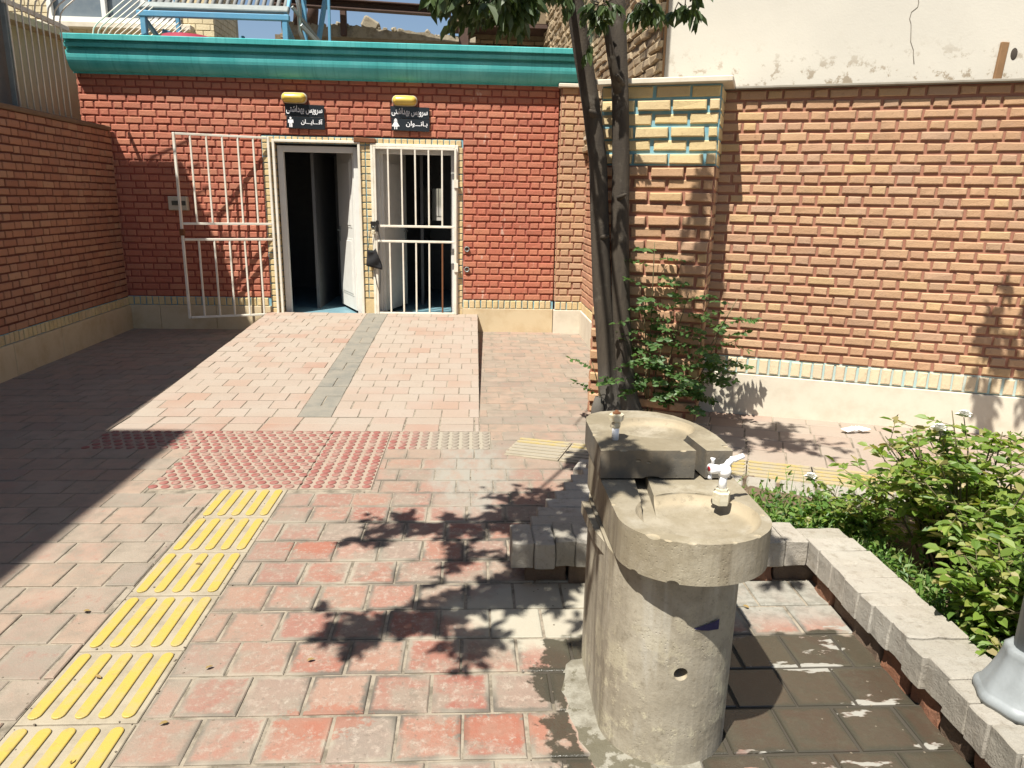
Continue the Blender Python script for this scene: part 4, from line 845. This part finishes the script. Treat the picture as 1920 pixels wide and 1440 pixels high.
ch = MB(); ch.box((.56, 2.20, .79), (.046, .46, .06), 0, Matrix.Rotation(-.10, 3, 'Z'))
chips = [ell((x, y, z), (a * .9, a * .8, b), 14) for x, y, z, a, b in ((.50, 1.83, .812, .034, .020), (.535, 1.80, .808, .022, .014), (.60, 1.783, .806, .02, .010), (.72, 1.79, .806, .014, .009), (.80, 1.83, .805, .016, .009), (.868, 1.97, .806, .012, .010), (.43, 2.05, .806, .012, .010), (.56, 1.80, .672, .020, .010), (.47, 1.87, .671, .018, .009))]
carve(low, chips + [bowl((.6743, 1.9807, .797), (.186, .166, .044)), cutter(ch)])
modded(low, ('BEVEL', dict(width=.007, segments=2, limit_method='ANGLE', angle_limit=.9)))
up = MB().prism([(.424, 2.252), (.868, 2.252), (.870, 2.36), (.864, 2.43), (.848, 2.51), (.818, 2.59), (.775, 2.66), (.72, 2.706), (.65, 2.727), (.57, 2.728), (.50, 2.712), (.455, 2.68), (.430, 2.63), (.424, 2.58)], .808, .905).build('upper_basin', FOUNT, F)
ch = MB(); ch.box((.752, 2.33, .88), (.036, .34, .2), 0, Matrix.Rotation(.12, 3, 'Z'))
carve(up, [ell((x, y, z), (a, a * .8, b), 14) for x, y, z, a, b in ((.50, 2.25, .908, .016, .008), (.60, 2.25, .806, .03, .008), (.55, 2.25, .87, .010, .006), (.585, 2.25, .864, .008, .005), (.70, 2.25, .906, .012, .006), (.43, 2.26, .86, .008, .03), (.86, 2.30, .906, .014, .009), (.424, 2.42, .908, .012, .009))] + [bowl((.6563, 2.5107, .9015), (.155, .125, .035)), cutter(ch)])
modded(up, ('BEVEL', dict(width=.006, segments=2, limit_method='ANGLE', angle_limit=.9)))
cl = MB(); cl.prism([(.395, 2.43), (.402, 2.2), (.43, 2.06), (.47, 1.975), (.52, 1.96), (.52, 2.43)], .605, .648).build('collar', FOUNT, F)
modded(bpy.data.objects[cl.name] if hasattr(cl, 'name') else F.children[-1], ('BEVEL', dict(width=.01, segments=2)))
mb = MB(); n = 60; R = random.Random(8); o1 = []; o2 = []
for i in range(n):
    a = 2 * PI * i / n; q = V((math.cos(a), math.sin(a), 0)); r = .285 + .07 * mnoise.noise(q * 1.6 + V((3, 1, 0))) + .035 * mnoise.noise(q * 5) - .10 * max(0, q.x) - .02 * max(0, q.y)
    o1.append((.575 + q.x * r * 1.0, 2.12 + q.y * r * 1.35, -.002)); o2.append((.575 + q.x * (r - .012), 2.12 + q.y * (r - .012) * 1.35, .006))
mb.add(o1 + o2, [(i, (i + 1) % n, n + (i + 1) % n, n + i) for i in range(n)] + [tuple(range(n, 2 * n))])
m = Mat('cement_skirt', .9); c = m.mix(m.ss(m.noise(8, 7, .75), .38, .62), (.37, .35, .285), (.22, .20, .15)); c = m.mix(m.ss(m.noise(40, 6, .8), .55, .68, 0, .6), c, (.19, .17, .12))
c = m.mix(m.math('MULTIPLY', m.ss(m.noise(4.5, 6, .7), .50, .54), .85), c, (.13, .115, .07)); m.col(c); m.bump(m.noise(45, 6, .75), .6, .01); mb.build('cement_skirt', m.m, F)
# white plastic tap
tp = MB(); tp.lathe([(.026, .80), (.028, .815), (.028, .838), (.02, .842), (.02, .85)], (.771, 2.06, 0), 6, sm=False); tp = tp.build('tap_nut', BRASS, F)
mb = MB(); mb.tube([(.771, 2.06, .84), (.771, 2.06, .875), (.771, 2.06, .91)], [.013, .013, .014], 14); mb.lathe([(.001, -.023), (.016, -.016), (.0225, 0), (.016, .016), (.001, .023)], (.773, 2.06, .908), 18)
mb.tube([(.768, 2.06, .912), (.742, 2.055, .915), (.722, 2.05, .918)], [.0125, .0145, .0155], 16); o = mb.build('tap', TAPW, F)
MB().tube([(.773, 2.06, .912), (.786, 2.062, .936), (.800, 2.064, .944), (.812, 2.066, .946), (.832, 2.068, .954)], [.012, .0095, .009, .0085, .008], 12).build('spout', TAPW, o)
MB().lathe([(.0115, -.006), (.0125, 0), (.0115, .006)], (.800, 2.064, .944), 14).build('collar_ring', TAPW, o)
mb = MB(); mb.tube([(.731, 2.052, .93), (.731, 2.052, .945), (.731, 2.052, .952)], [.005, .005, .008], 10); mb.tube([(.728, 2.052, .90), (.726, 2.052, .885)], [.004, .008], 8); mb.build('handle', TAPW, o)
MB().tube([(.7225, 2.05, .918), (.7195, 2.0495, .918)], .008, 12).build('red_dot', TAPR, o)
# pipe stub on the upper basin
MB().tube([(.492, 2.37, .90), (.493, 2.37, .952)], .0125, 14).build('standpipe', TAPW, F)
mb = MB(); mb.lathe([(.015, .948), (.016, .965), (.012, .968), (.012, .972), (.025, .975), (.0265, .995), (.020, .999)], (.493, 2.37, 0), 6, sm=False); o = mb.build('pipe_nut', BRASS, F); MB().lathe([(.016, .997), (.014, 1.003), (.007, 1.004), (.006, 1.010)], (.493, 2.37, 0), 10).build('rusty_plug', RUST, o)
# torn blue sticker wrapped on the column
def onface(u, z, off=.002): # u = x across the column front
    cx, rx, ry = .64, .215, .2; a = math.acos(max(-1, min(1, (u - cx) / rx))); return V((u, 1.865 + ry - ry * math.sin(a), z)) + V(((u - cx) / rx, -math.sin(a), 0)).normalized() * off
mb = MB(); pts = [(.655, .488, .486), (.675, .494, .480), (.70, .499, .475), (.72, .503, .474), (.735, .507, .472), (.735, .50, .462)]
vs = []
for x, z1_, z0_ in pts[:-1]: vs += [onface(x, z1_), onface(x, z0_)]
mb.add(vs, [(2 * i, 2 * i + 1, 2 * i + 3, 2 * i + 2) for i in range(len(pts) - 2)]); mb.build('sticker', STICK, F)

# ================================================================== STREET LAMP
t = thing('street_lamp', 'grey white lamp post with a flared base on the planter kerb', 'lamp post', (1.69, 1.86, .22))
mb = MB(); mb.lathe([(.130, .222), (.133, .235), (.130, .25), (.122, .255), (.118, .262), (.100, .30), (.084, .345), (.074, .385), (.073, .402), (.062, .407)], (1.712, 1.86, 0), 40)
mb.v = [((x - 1.712) * (1 + .035 * math.cos(8 * math.atan2(y - 1.86, x - 1.712))) + 1.712, (y - 1.86) * (1 + .035 * math.cos(8 * math.atan2(y - 1.86, x - 1.712))) + 1.86, z) for x, y, z in mb.v]; mb.build('base', LAMPW, t)
mb = MB(); mb.tube([(1.712, 1.86, .39), (1.712, 1.86, 3.3)], [.052, .042], 20); mb.build('pole', LAMPW, t)
mb = MB(); mb.lathe([(.05, 3.3), (.11, 3.36), (.19, 3.6), (.21, 3.62), (.12, 3.72), (.02, 3.8)], (1.712, 1.86, 0), 8, sm=False); mb.build('lantern', DUSTW, t)

# ================================================================== TREE
def rv(R): return V((R.gauss(0, 1), R.gauss(0, 1), R.gauss(0, 1))).normalized()
def cluster(mb, tw, R, c, r, n, L=.085, droop=.6, src=None):
    c = V(c)
    for k in range(max(2, n // 9)):
        e = c + V((R.gauss(0, .5) * r[0], R.gauss(0, .5) * r[1], R.gauss(0, .5) * r[2])); s0 = e - (e - c) * .75 + V((0, 0, .25 * r[2])); tw.tube([s0, (s0 + e) / 2 + V((0, 0, .04)), e], [.006, .004, .002], 4)
        for q in range(9):
            f = R.uniform(.2, 1.05); p = s0.lerp(e, f) + rv(R) * .015
            d = ((e - s0).normalized() * .5 + rv(R) * .8 + V((0, 0, -droop))); mb.leaf(p, d, (V((0, 0, 1)) + rv(R) * .7), L * R.uniform(.7, 1.25), L * R.uniform(.42, .58))
T = thing('street_tree', 'dark twin-stemmed tree rising from the path in front of the brick pillar', 'tree', (1.15, 5.66, 0))
MB().tube([(1.131, 5.575, -0.050), (1.109, 5.585, 0.080), (1.095, 5.595, 0.200), (1.069, 5.605, 0.460), (1.032, 5.605, 0.750), (1.000, 5.605, 1.000), (0.958, 5.605, 1.500), (0.917, 5.605, 2.010), (0.843, 5.595, 2.400), (0.761, 5.585, 2.760), (0.689, 5.575, 3.100), (0.536, 5.455, 3.800), (0.298, 5.155, 4.700)], [.14, .105, .088, .078, .075, .074, .071, .068, .066, .064, .062, .05, .035], 22, jit=.06).build('trunk', BARK, T)
MB().tube([(1.300, 5.610, -0.050), (1.256, 5.600, 0.080), (1.237, 5.590, 0.190), (1.193, 5.580, 0.460), (1.161, 5.570, 0.750), (1.139, 5.570, 1.000), (1.105, 5.570, 1.500), (1.083, 5.570, 2.020), (1.056, 5.570, 2.400), (1.026, 5.580, 2.760), (0.995, 5.590, 3.100), (0.978, 5.670, 3.900), (1.075, 5.770, 4.800)], [.15, .11, .09, .073, .070, .068, .066, .064, .062, .061, .06, .05, .036], 22, jit=.06).build('trunk', BARK, T)
for p, d, r in (((.855, 5.53, 2.32), (-.06, -.09, .03), .020), ((1.03, 5.50, 2.55), (-.05, -.08, .05), .016), ((.98, 5.535, 1.45), (.05, -.05, .02), .014), ((1.09, 5.50, 1.75), (.04, -.06, .03), .014), ((.74, 5.56, 2.86), (-.07, -.05, .03), .016)):
    MB().tube([V(p) - V(d) * .4, V(p) + V(d) * .25, V(p) + V(d) * .6], [r * 1.7, r * 1.1, r * .6], 9, jit=.3).build('branch_stub', BARK, T)
mb = MB(); mb.tube([(.99, 5.5, -.02), (.985, 5.5, .12), (.99, 5.5, .21)], [.06, .05, .03], 9, jit=.5); mb.build('stump', BARK, T)
def limb(pts, r0, r1): n = len(pts); return MB().tube(pts, [r0 + (r1 - r0) * i / (n - 1) for i in range(n)], 9, jit=.15).build('branch', BARK, T)
limb([(1.05, 5.56, 2.44), (.985, 5.50, 2.62), (.93, 5.46, 2.80), (.88, 5.42, 2.98)], .042, .018)
limb([(.70, 5.62, 3.05), (.45, 5.0, 3.35), (.2, 4.2, 3.5), (.0, 3.4, 3.35), (-.2, 2.7, 3.2)], .022, .006); limb([(.56, 5.5, 3.7), (.0, 4.2, 3.9), (-.6, 3.0, 3.9), (-1.0, 2.2, 3.7), (-1.3, 1.7, 3.5)], .022, .006)
limb([(.45, 5.0, 3.35), (-.1, 4.6, 3.5), (-.3, 4.0, 3.3)], .015, .005)
R = random.Random(21); lv, tw = MB(), MB()
# low hanging sprays that reach into the top of the picture
for c, r, n in (((-.02, 3.5, 2.62), (.16, .18, .10), 90), ((.13, 3.6, 2.60), (.13, .2, .10), 90), ((.24, 3.7, 2.64), (.10, .2, .09), 70), ((.05, 3.6, 2.56), (.14, .2, .07), 60), ((.18, 3.65, 2.54), (.10, .2, .06), 40), ((-.16, 3.5, 2.58), (.08, .1, .06), 22), ((.55, 4.9, 2.98), (.12, .25, .08), 40), ((1.02, 4.6, 2.82), (.14, .25, .08), 55), ((1.2, 4.5, 2.79), (.09, .2, .07), 22), ((.85, 5.3, 2.98), (.16, .2, .10), 45), ((.78, 5.3, 2.8), (.1, .1, .1), 14), ((.42, 4.4, 2.85), (.1, .2, .07), 30)):
    cluster(lv, tw, R, c, r, int(n * 1.8), .085, .9)
# canopy above the frame; each spray shades the patch of paving or stone it stands over along the sun
for gx, gy, z, rr, n in ((.26, 3.75, 3.0, .20, 110), (.42, 3.95, 3.1, .17, 80), (.08, 3.62, 3.0, .13, 50), (-.12, 3.58, 3.1, .15, 60), (-.40, 3.58, 3.0, .14, 55), (-.52, 3.45, 3.05, .10, 22), (-.36, 2.66, 2.9, .13, 65), (-.16, 2.75, 3.0, .13, 60), (.0, 2.84, 3.0, .14, 70), (.18, 2.92, 3.0, .14, 70), (.30, 2.85, 3.1, .12, 55), (.02, 2.56, 2.9, .10, 45), (-.52, 2.66, 2.95, .09, 30), (.34, 3.15, 3.2, .14, 50), (-.05, 3.2, 3.0, .2, 40), (.5, 3.3, 3.2, .16, 45),
                          (.75, 2.65, 3.2, .12, 34), (.5, 3.0, 3.2, .12, 40), (2.1, 5.2, 3.9, .2, 110), (1.75, 5.3, 3.9, .22, 110), (2.3, 4.9, 3.7, .2, 80), (.55, 3.6, 3.2, .12, 60), (.62, 3.85, 3.3, .12, 70), (.75, 4.05, 3.3, .12, 60), (.45, 3.4, 3.1, .1, 50), (.35, 3.1, 3.1, .1, 26), (.5, 3.7, 3.15, .14, 110), (.66, 3.95, 3.25, .14, 110), (.8, 4.2, 3.3, .14, 90), (.6, 3.45, 3.15, .1, 50), (.5, 2.6, 3.1, .09, 16), (.7, 2.55, 3.1, .09, 18), (1.45, 3.05, 3.2, .09, 20), (2.0, 5.45, 3.9, .16, 90), (2.2, 5.15, 3.9, .16, 90), (1.9, 4.95, 3.9, .16, 70), (2.45, 5.3, 3.9, .1, 30), (1.5, 5.1, 3.8, .2, 60), (1.4, 4.4, 3.6, .25, 80), (1.2, 4.0, 3.5, .2, 60), (.9, 4.7, 3.4, .15, 40)):
    t_ = z; cluster(lv, tw, R, (gx - KX * z, gy - KY * z, z), (rr * 1.32, rr * 1.32, .13), int(n * 2.6), .085, .35)
for i in range(16): cluster(lv, tw, R, (R.uniform(.7, 1.6), R.uniform(5.8, 6.2), R.uniform(4.9, 5.8)), (.3, .2, .25), 30, .09, .4)
for pz, n in ((1.35, 40), (1.1, 60), (.85, 60), (.6, 40)): cluster(lv, tw, R, V((1.86, 5.72, pz)) + V((-KX, -KY, 1)) * (3.6 - pz * .3), (.10, .10, .12), n, .085, .3)
lv.build('crown', LEAF, T); tw.build('twigs', BARK, T)
# small tree beyond the right edge of the view whose shade falls on the right wall
T2 = thing('garden_tree', 'young garden tree beyond the right edge shading the end of the brick wall', 'tree', (4.6, 3.2, 0))
MB().tube([(4.6, 3.2, -.05), (4.55, 3.2, 1.2), (4.3, 3.4, 2.4), (3.6, 4.1, 3.0)], [.06, .05, .04, .02], 10, jit=.1).build('trunk', BARK, T2)
lv, tw = MB(), MB()
for u, z, n in ((2.0, .25, 50), (1.95, .45, 50), (2.05, .65, 55), (1.98, .85, 40), (2.15, .95, 40), (1.93, 1.0, 22), (2.0, 1.15, 18), (2.2, .4, 60), (2.25, .75, 60), (2.3, 1.2, 40), (2.0, .1, 40)):
    p = P0 + A0 * u + Z * z; t_ = 2.75 - z * .55; cluster(lv, tw, R, p + V((-KX, -KY, 1)) * t_, (.09, .09, .10), n, .075, .3)
lv.build('crown', LEAF, T2); tw.build('twigs', BARK, T2)

# ================================================================== PLANTS
def pinnate(mb, tw, R, p, d, L, n, ll, wd):
    d = d.normalized(); side = d.cross(Z); side = side.normalized() if side.length > .05 else X; pts = [p + d * (L * i / 6) + V((0, 0, -.12 * L * (i / 6) ** 2)) for i in range(7)]; tw.tube(pts, .0018, 4)
    for k in range(n):
        f = .25 + .75 * k / max(1, n - 1); q = p + d * (L * f) + V((0, 0, -.12 * L * f * f))
        for s in (1, -1): mb.leaf(q, side * s + d * .3 + V((0, 0, R.uniform(-.45, .2))), Z * .5 - Y * .55 + rv(R) * .5, ll * R.uniform(.8, 1.2), wd * R.uniform(.85, 1.1), 0, .05)
    mb.leaf(pts[-1], d, Z + rv(R) * .3, ll, wd, 0, .05)
t = thing('robinia_shrub', 'wispy robinia sapling with oval leaflets growing between the tree and pillar', 'shrub', (1.45, 5.5, 0)); R = random.Random(11)
lv, tw = MB(), MB()
for b, e, n in (((1.42, 5.6, 0), (1.36, 5.5, 1.42), 17), ((1.5, 5.6, 0), (1.62, 5.4, 1.05), 15), ((1.6, 5.6, 0), (1.98, 5.35, 1.02), 15), ((1.62, 5.6, 0), (2.0, 5.4, .55), 12), ((1.62, 5.62, 0), (1.75, 5.4, .4), 10), ((1.45, 5.6, 0), (1.5, 5.45, .8), 15), ((1.05, 5.55, 0), (.92, 5.45, .5), 5), ((1.65, 5.6, 0), (1.85, 5.3, .75), 12), ((1.4, 5.6, .1), (1.3, 5.5, 1.0), 11)):
    b, e = V(b), V(e); md = (b + e) / 2 + V((R.uniform(-.05, .05), 0, .06)); st = [b, b.lerp(md, .5), md, md.lerp(e, .5), e]; tw.tube(st, [.007, .006, .005, .004, .003], 5)
    for k in range(n):
        f = .18 + .82 * k / n; p = b.lerp(md, f * 2) if f < .5 else md.lerp(e, f * 2 - 1); pinnate(lv, tw, R, p, V((R.gauss(0, 1), R.gauss(-.3, .7), R.uniform(-.1, .5))), R.uniform(.16, .28), R.randint(4, 6), .056, .036)
lv.build('foliage', LEAF2, t); tw.build('stems', TWIG, t)
R = random.Random(12)
def rose(name, label, base, canes, spread, hmax, flowers, mat, ll=.05):
    t = thing(name, label, 'rose bush', base, 'rose bushes in the planter'); lv, tw = MB(), MB(); base = V(base)
    for k in range(canes):
        b = base + V((R.uniform(-.2, .2) * spread[0], R.uniform(-.25, .25) * spread[1], 0)); a = R.uniform(0, 2 * PI); q = math.sqrt(R.random())
        e = base + V((math.cos(a) * q * spread[0], math.sin(a) * q * spread[1], hmax * (1.02 - .5 * q * q) * R.uniform(.55, 1))); md = b.lerp(e, .5) + V((0, 0, .12 * hmax))
        pts = [b, b.lerp(md, .55), md, md.lerp(e, .55), e]; tw.tube(pts, [.006, .005, .0045, .0035, .002], 5)
        for j in range(12):
            f = R.uniform(.12, 1) ** .75; p = b.lerp(md, f * 2) if f < .5 else md.lerp(e, f * 2 - 1); d = V((R.gauss(0, 1), R.gauss(-.2, 1), R.uniform(-.3, .6))).normalized(); L = R.uniform(.06, .12)
            side = d.cross(Z).normalized(); tw.tube([p, p + d * L], .0015, 4)
            for f2, s in ((.5, 1), (.5, -1), (.8, 1), (.8, -1)): lv.leaf(p + d * L * f2, side * s + d * .5 + V((0, 0, R.uniform(-.3, .1))), Z + rv(R) * .5, ll * R.uniform(.5, 1.3), ll * R.uniform(.42, .68), 0, R.uniform(.02, .28))
            lv.leaf(p + d * L, d, Z + rv(R) * .5, ll * 1.15, ll * .7, 0, .1)
    for c in flowers:
        p = base.lerp(V(c), .35) + V((0, 0, .1)); tw.tube([p, p.lerp(V(c), .6) + V((.01, 0, .02)), V(c)], [.004, .003, .002], 5)
        for k in range(16): q = p.lerp(V(c), R.uniform(.3, .97)); lv.leaf(q, rv(R) + Z * .1, Z + rv(R) * .6, ll * R.uniform(.6, 1.2), ll * .6, 0, .12)
    lv.build('foliage', mat, t); tw.build('stems', TWIG, t)
    for c in flowers:
        mb = MB()
        for k in range(22): q = V((math.cos(k * 2.4), math.sin(k * 2.4), .15 + k * .14)); mb.leaf(V(c) + q * .004, q, Z * .6 - V((q.x, q.y, 0)), .036 - k * .0007, .034, 0, .3)
        mb.build('flower', PETAL, t)
rose('rose_bush', 'big leafy rose bush with white blooms spilling over the planter kerb at the right', (2.22, 2.86, .06), 62, (.50, .62), .86, [(1.95, 2.8, .80), (2.12, 2.9, .83), (1.99, 2.84, .76)], LEAF3, .052)
rose('rose_bush', 'low rose bush with yellowing leaves in front, close beside the lamp post', (1.98, 2.28, .06), 26, (.26, .34), .55, [], LEAF3, .05)
rose('rose_bush', 'small rose bush with one white bloom by the yellow band behind the planter', (1.92, 3.30, .06), 14, (.22, .18), .24, [(1.74, 3.42, .34)], LEAF3, .042)
mb = MB(); R = random.Random(31)
def blade(p, L, lean, wd):
    d = V((R.gauss(0, 1), R.gauss(0, 1), 0)).normalized() * lean; s = d.cross(Z).normalized() * wd; q = [p + d * (L * f * f) + Z * (L * f * (1 - .25 * f * lean)) for f in (0, .5, 1)]
    mb.add([q[0] - s, q[0] + s, q[1] + s * .8, q[1] - s * .8, q[2]], [(0, 1, 2, 3), (3, 2, 4)])
for i in range(1500):
    if R.random() < .55: x, y = 1.80 + abs(R.gauss(0, .09)), R.uniform(1.9, 3.2)
    elif R.random() < .6: x, y = R.uniform(1.0, 2.0), 3.22 + abs(R.gauss(0, .16))
    else: x, y = R.uniform(1.2, 2.6), R.uniform(3.1, 3.9)
    if not inbed((x, y)): continue
    blade(V((x, y, .07)), R.uniform(.06, .2), R.uniform(.2, .9), R.uniform(.0015, .0035))
for i in range(2600):
    x, y = (R.uniform(1.05, 2.1), 3.22 + abs(R.gauss(0, .18))) if R.random() < .6 else (1.8 + abs(R.gauss(0, .1)), R.uniform(2.0, 3.2))
    if not inbed((x, y)): continue
    p = V((x, y, .08 + R.uniform(0, .14))); mb.leaf(p, rv(R) + Z * .2, Z + rv(R) * .6, R.uniform(.02, .045), R.uniform(.012, .024))
for i in range(1500):
    x, y = R.uniform(1.05, 2.0), 3.2 + abs(R.gauss(0, .22))
    if not inbed((x, y)): continue
    h = R.uniform(0, .2) * (.5 + .5 * math.sin(x * 17) * math.sin(y * 13)); mb.leaf(V((x, y, .09 + h)), rv(R) + Z * .25, Z + rv(R) * .6, R.uniform(.022, .05), R.uniform(.012, .026), 0, .1)
tag(mb.build('weeds', GRASSM), 'grass and small leafy weeds growing inside the planter kerb', 'weeds', None, 'stuff')

# ================================================================== SMALL LITTER
mb = MB(); R = random.Random(2); vs = [(0, 0, 0)]
n = 14; vs = []
for j in range(5):
    for i in range(n): a = 2 * PI * i / n; r = (.040 * math.sin(PI * (j + .4) / 5)) * R.uniform(.35, 1.5) * (1 + .4 * math.cos(2 * a)); vs.append((r * 1.5 * math.cos(a), r * math.sin(a), .003 + j * .011 + R.uniform(-.008, .010)))
mb.add(vs, [(j * n + i, j * n + (i + 1) % n, (j + 1) * n + (i + 1) % n, (j + 1) * n + i) for j in range(4) for i in range(n)] + [tuple(range(n)), tuple(4 * n + i for i in range(n))])
o = mb.build('crumpled_tissue', PAPER); o.location = (2.90, 5.10, .048); tag(o, 'crumpled white tissue lying on the path at the foot of the right wall', 'tissue')
mb = MB(); mb.leaf(V((0, 0, .004)), X, Z, .030, .016, 0, .1); me = mb.build('dry_leaf', DRYLEAF)
first = True
for x, y in ((-1.28, 3.18), (-1.22, 1.92), (-1.62, 2.78), (-.62, 2.42), (-.98, 2.38), (-1.36, 2.35), (.62, 5.6), (-1.0, 2.1), (-1.3, 3.7), (1.05, 2.6), (1.2, 2.75)):
    o = me if first else me.copy()
    if not first: C.objects.link(o)
    first = False; o.location = (x, y, .006); o.rotation_euler = (R.uniform(-.2, .2), R.uniform(-.2, .2), R.uniform(0, 6)); tag(o, 'small curled dry leaf lying on the paving', 'leaf', 'dry leaves on the paving')

mb = MB(); R = random.Random(17)
for k in range(420):
    if R.random() < .5: x, y = R.uniform(-2.4, 1.5), R.uniform(1.9, 5.2)
    else: x, y = R.choice((1.48, .3, -1.12, -1.5)) + R.gauss(0, .05), R.uniform(1.9, 4.0)
    q = R.uniform(.0025, .006); mb.box((x, y, q * .3), (q * R.uniform(.7, 1.6), q, q * .7), 0, Matrix.Rotation(R.uniform(0, 3), 3, 'Z'))
tag(mb.build('grit', flat('grit', (.22, .18, .13), .95, c2=(.12, .10, .07), vs=60)), 'scattered grit and crumbs of soil on the paving', 'grit', None, 'stuff')
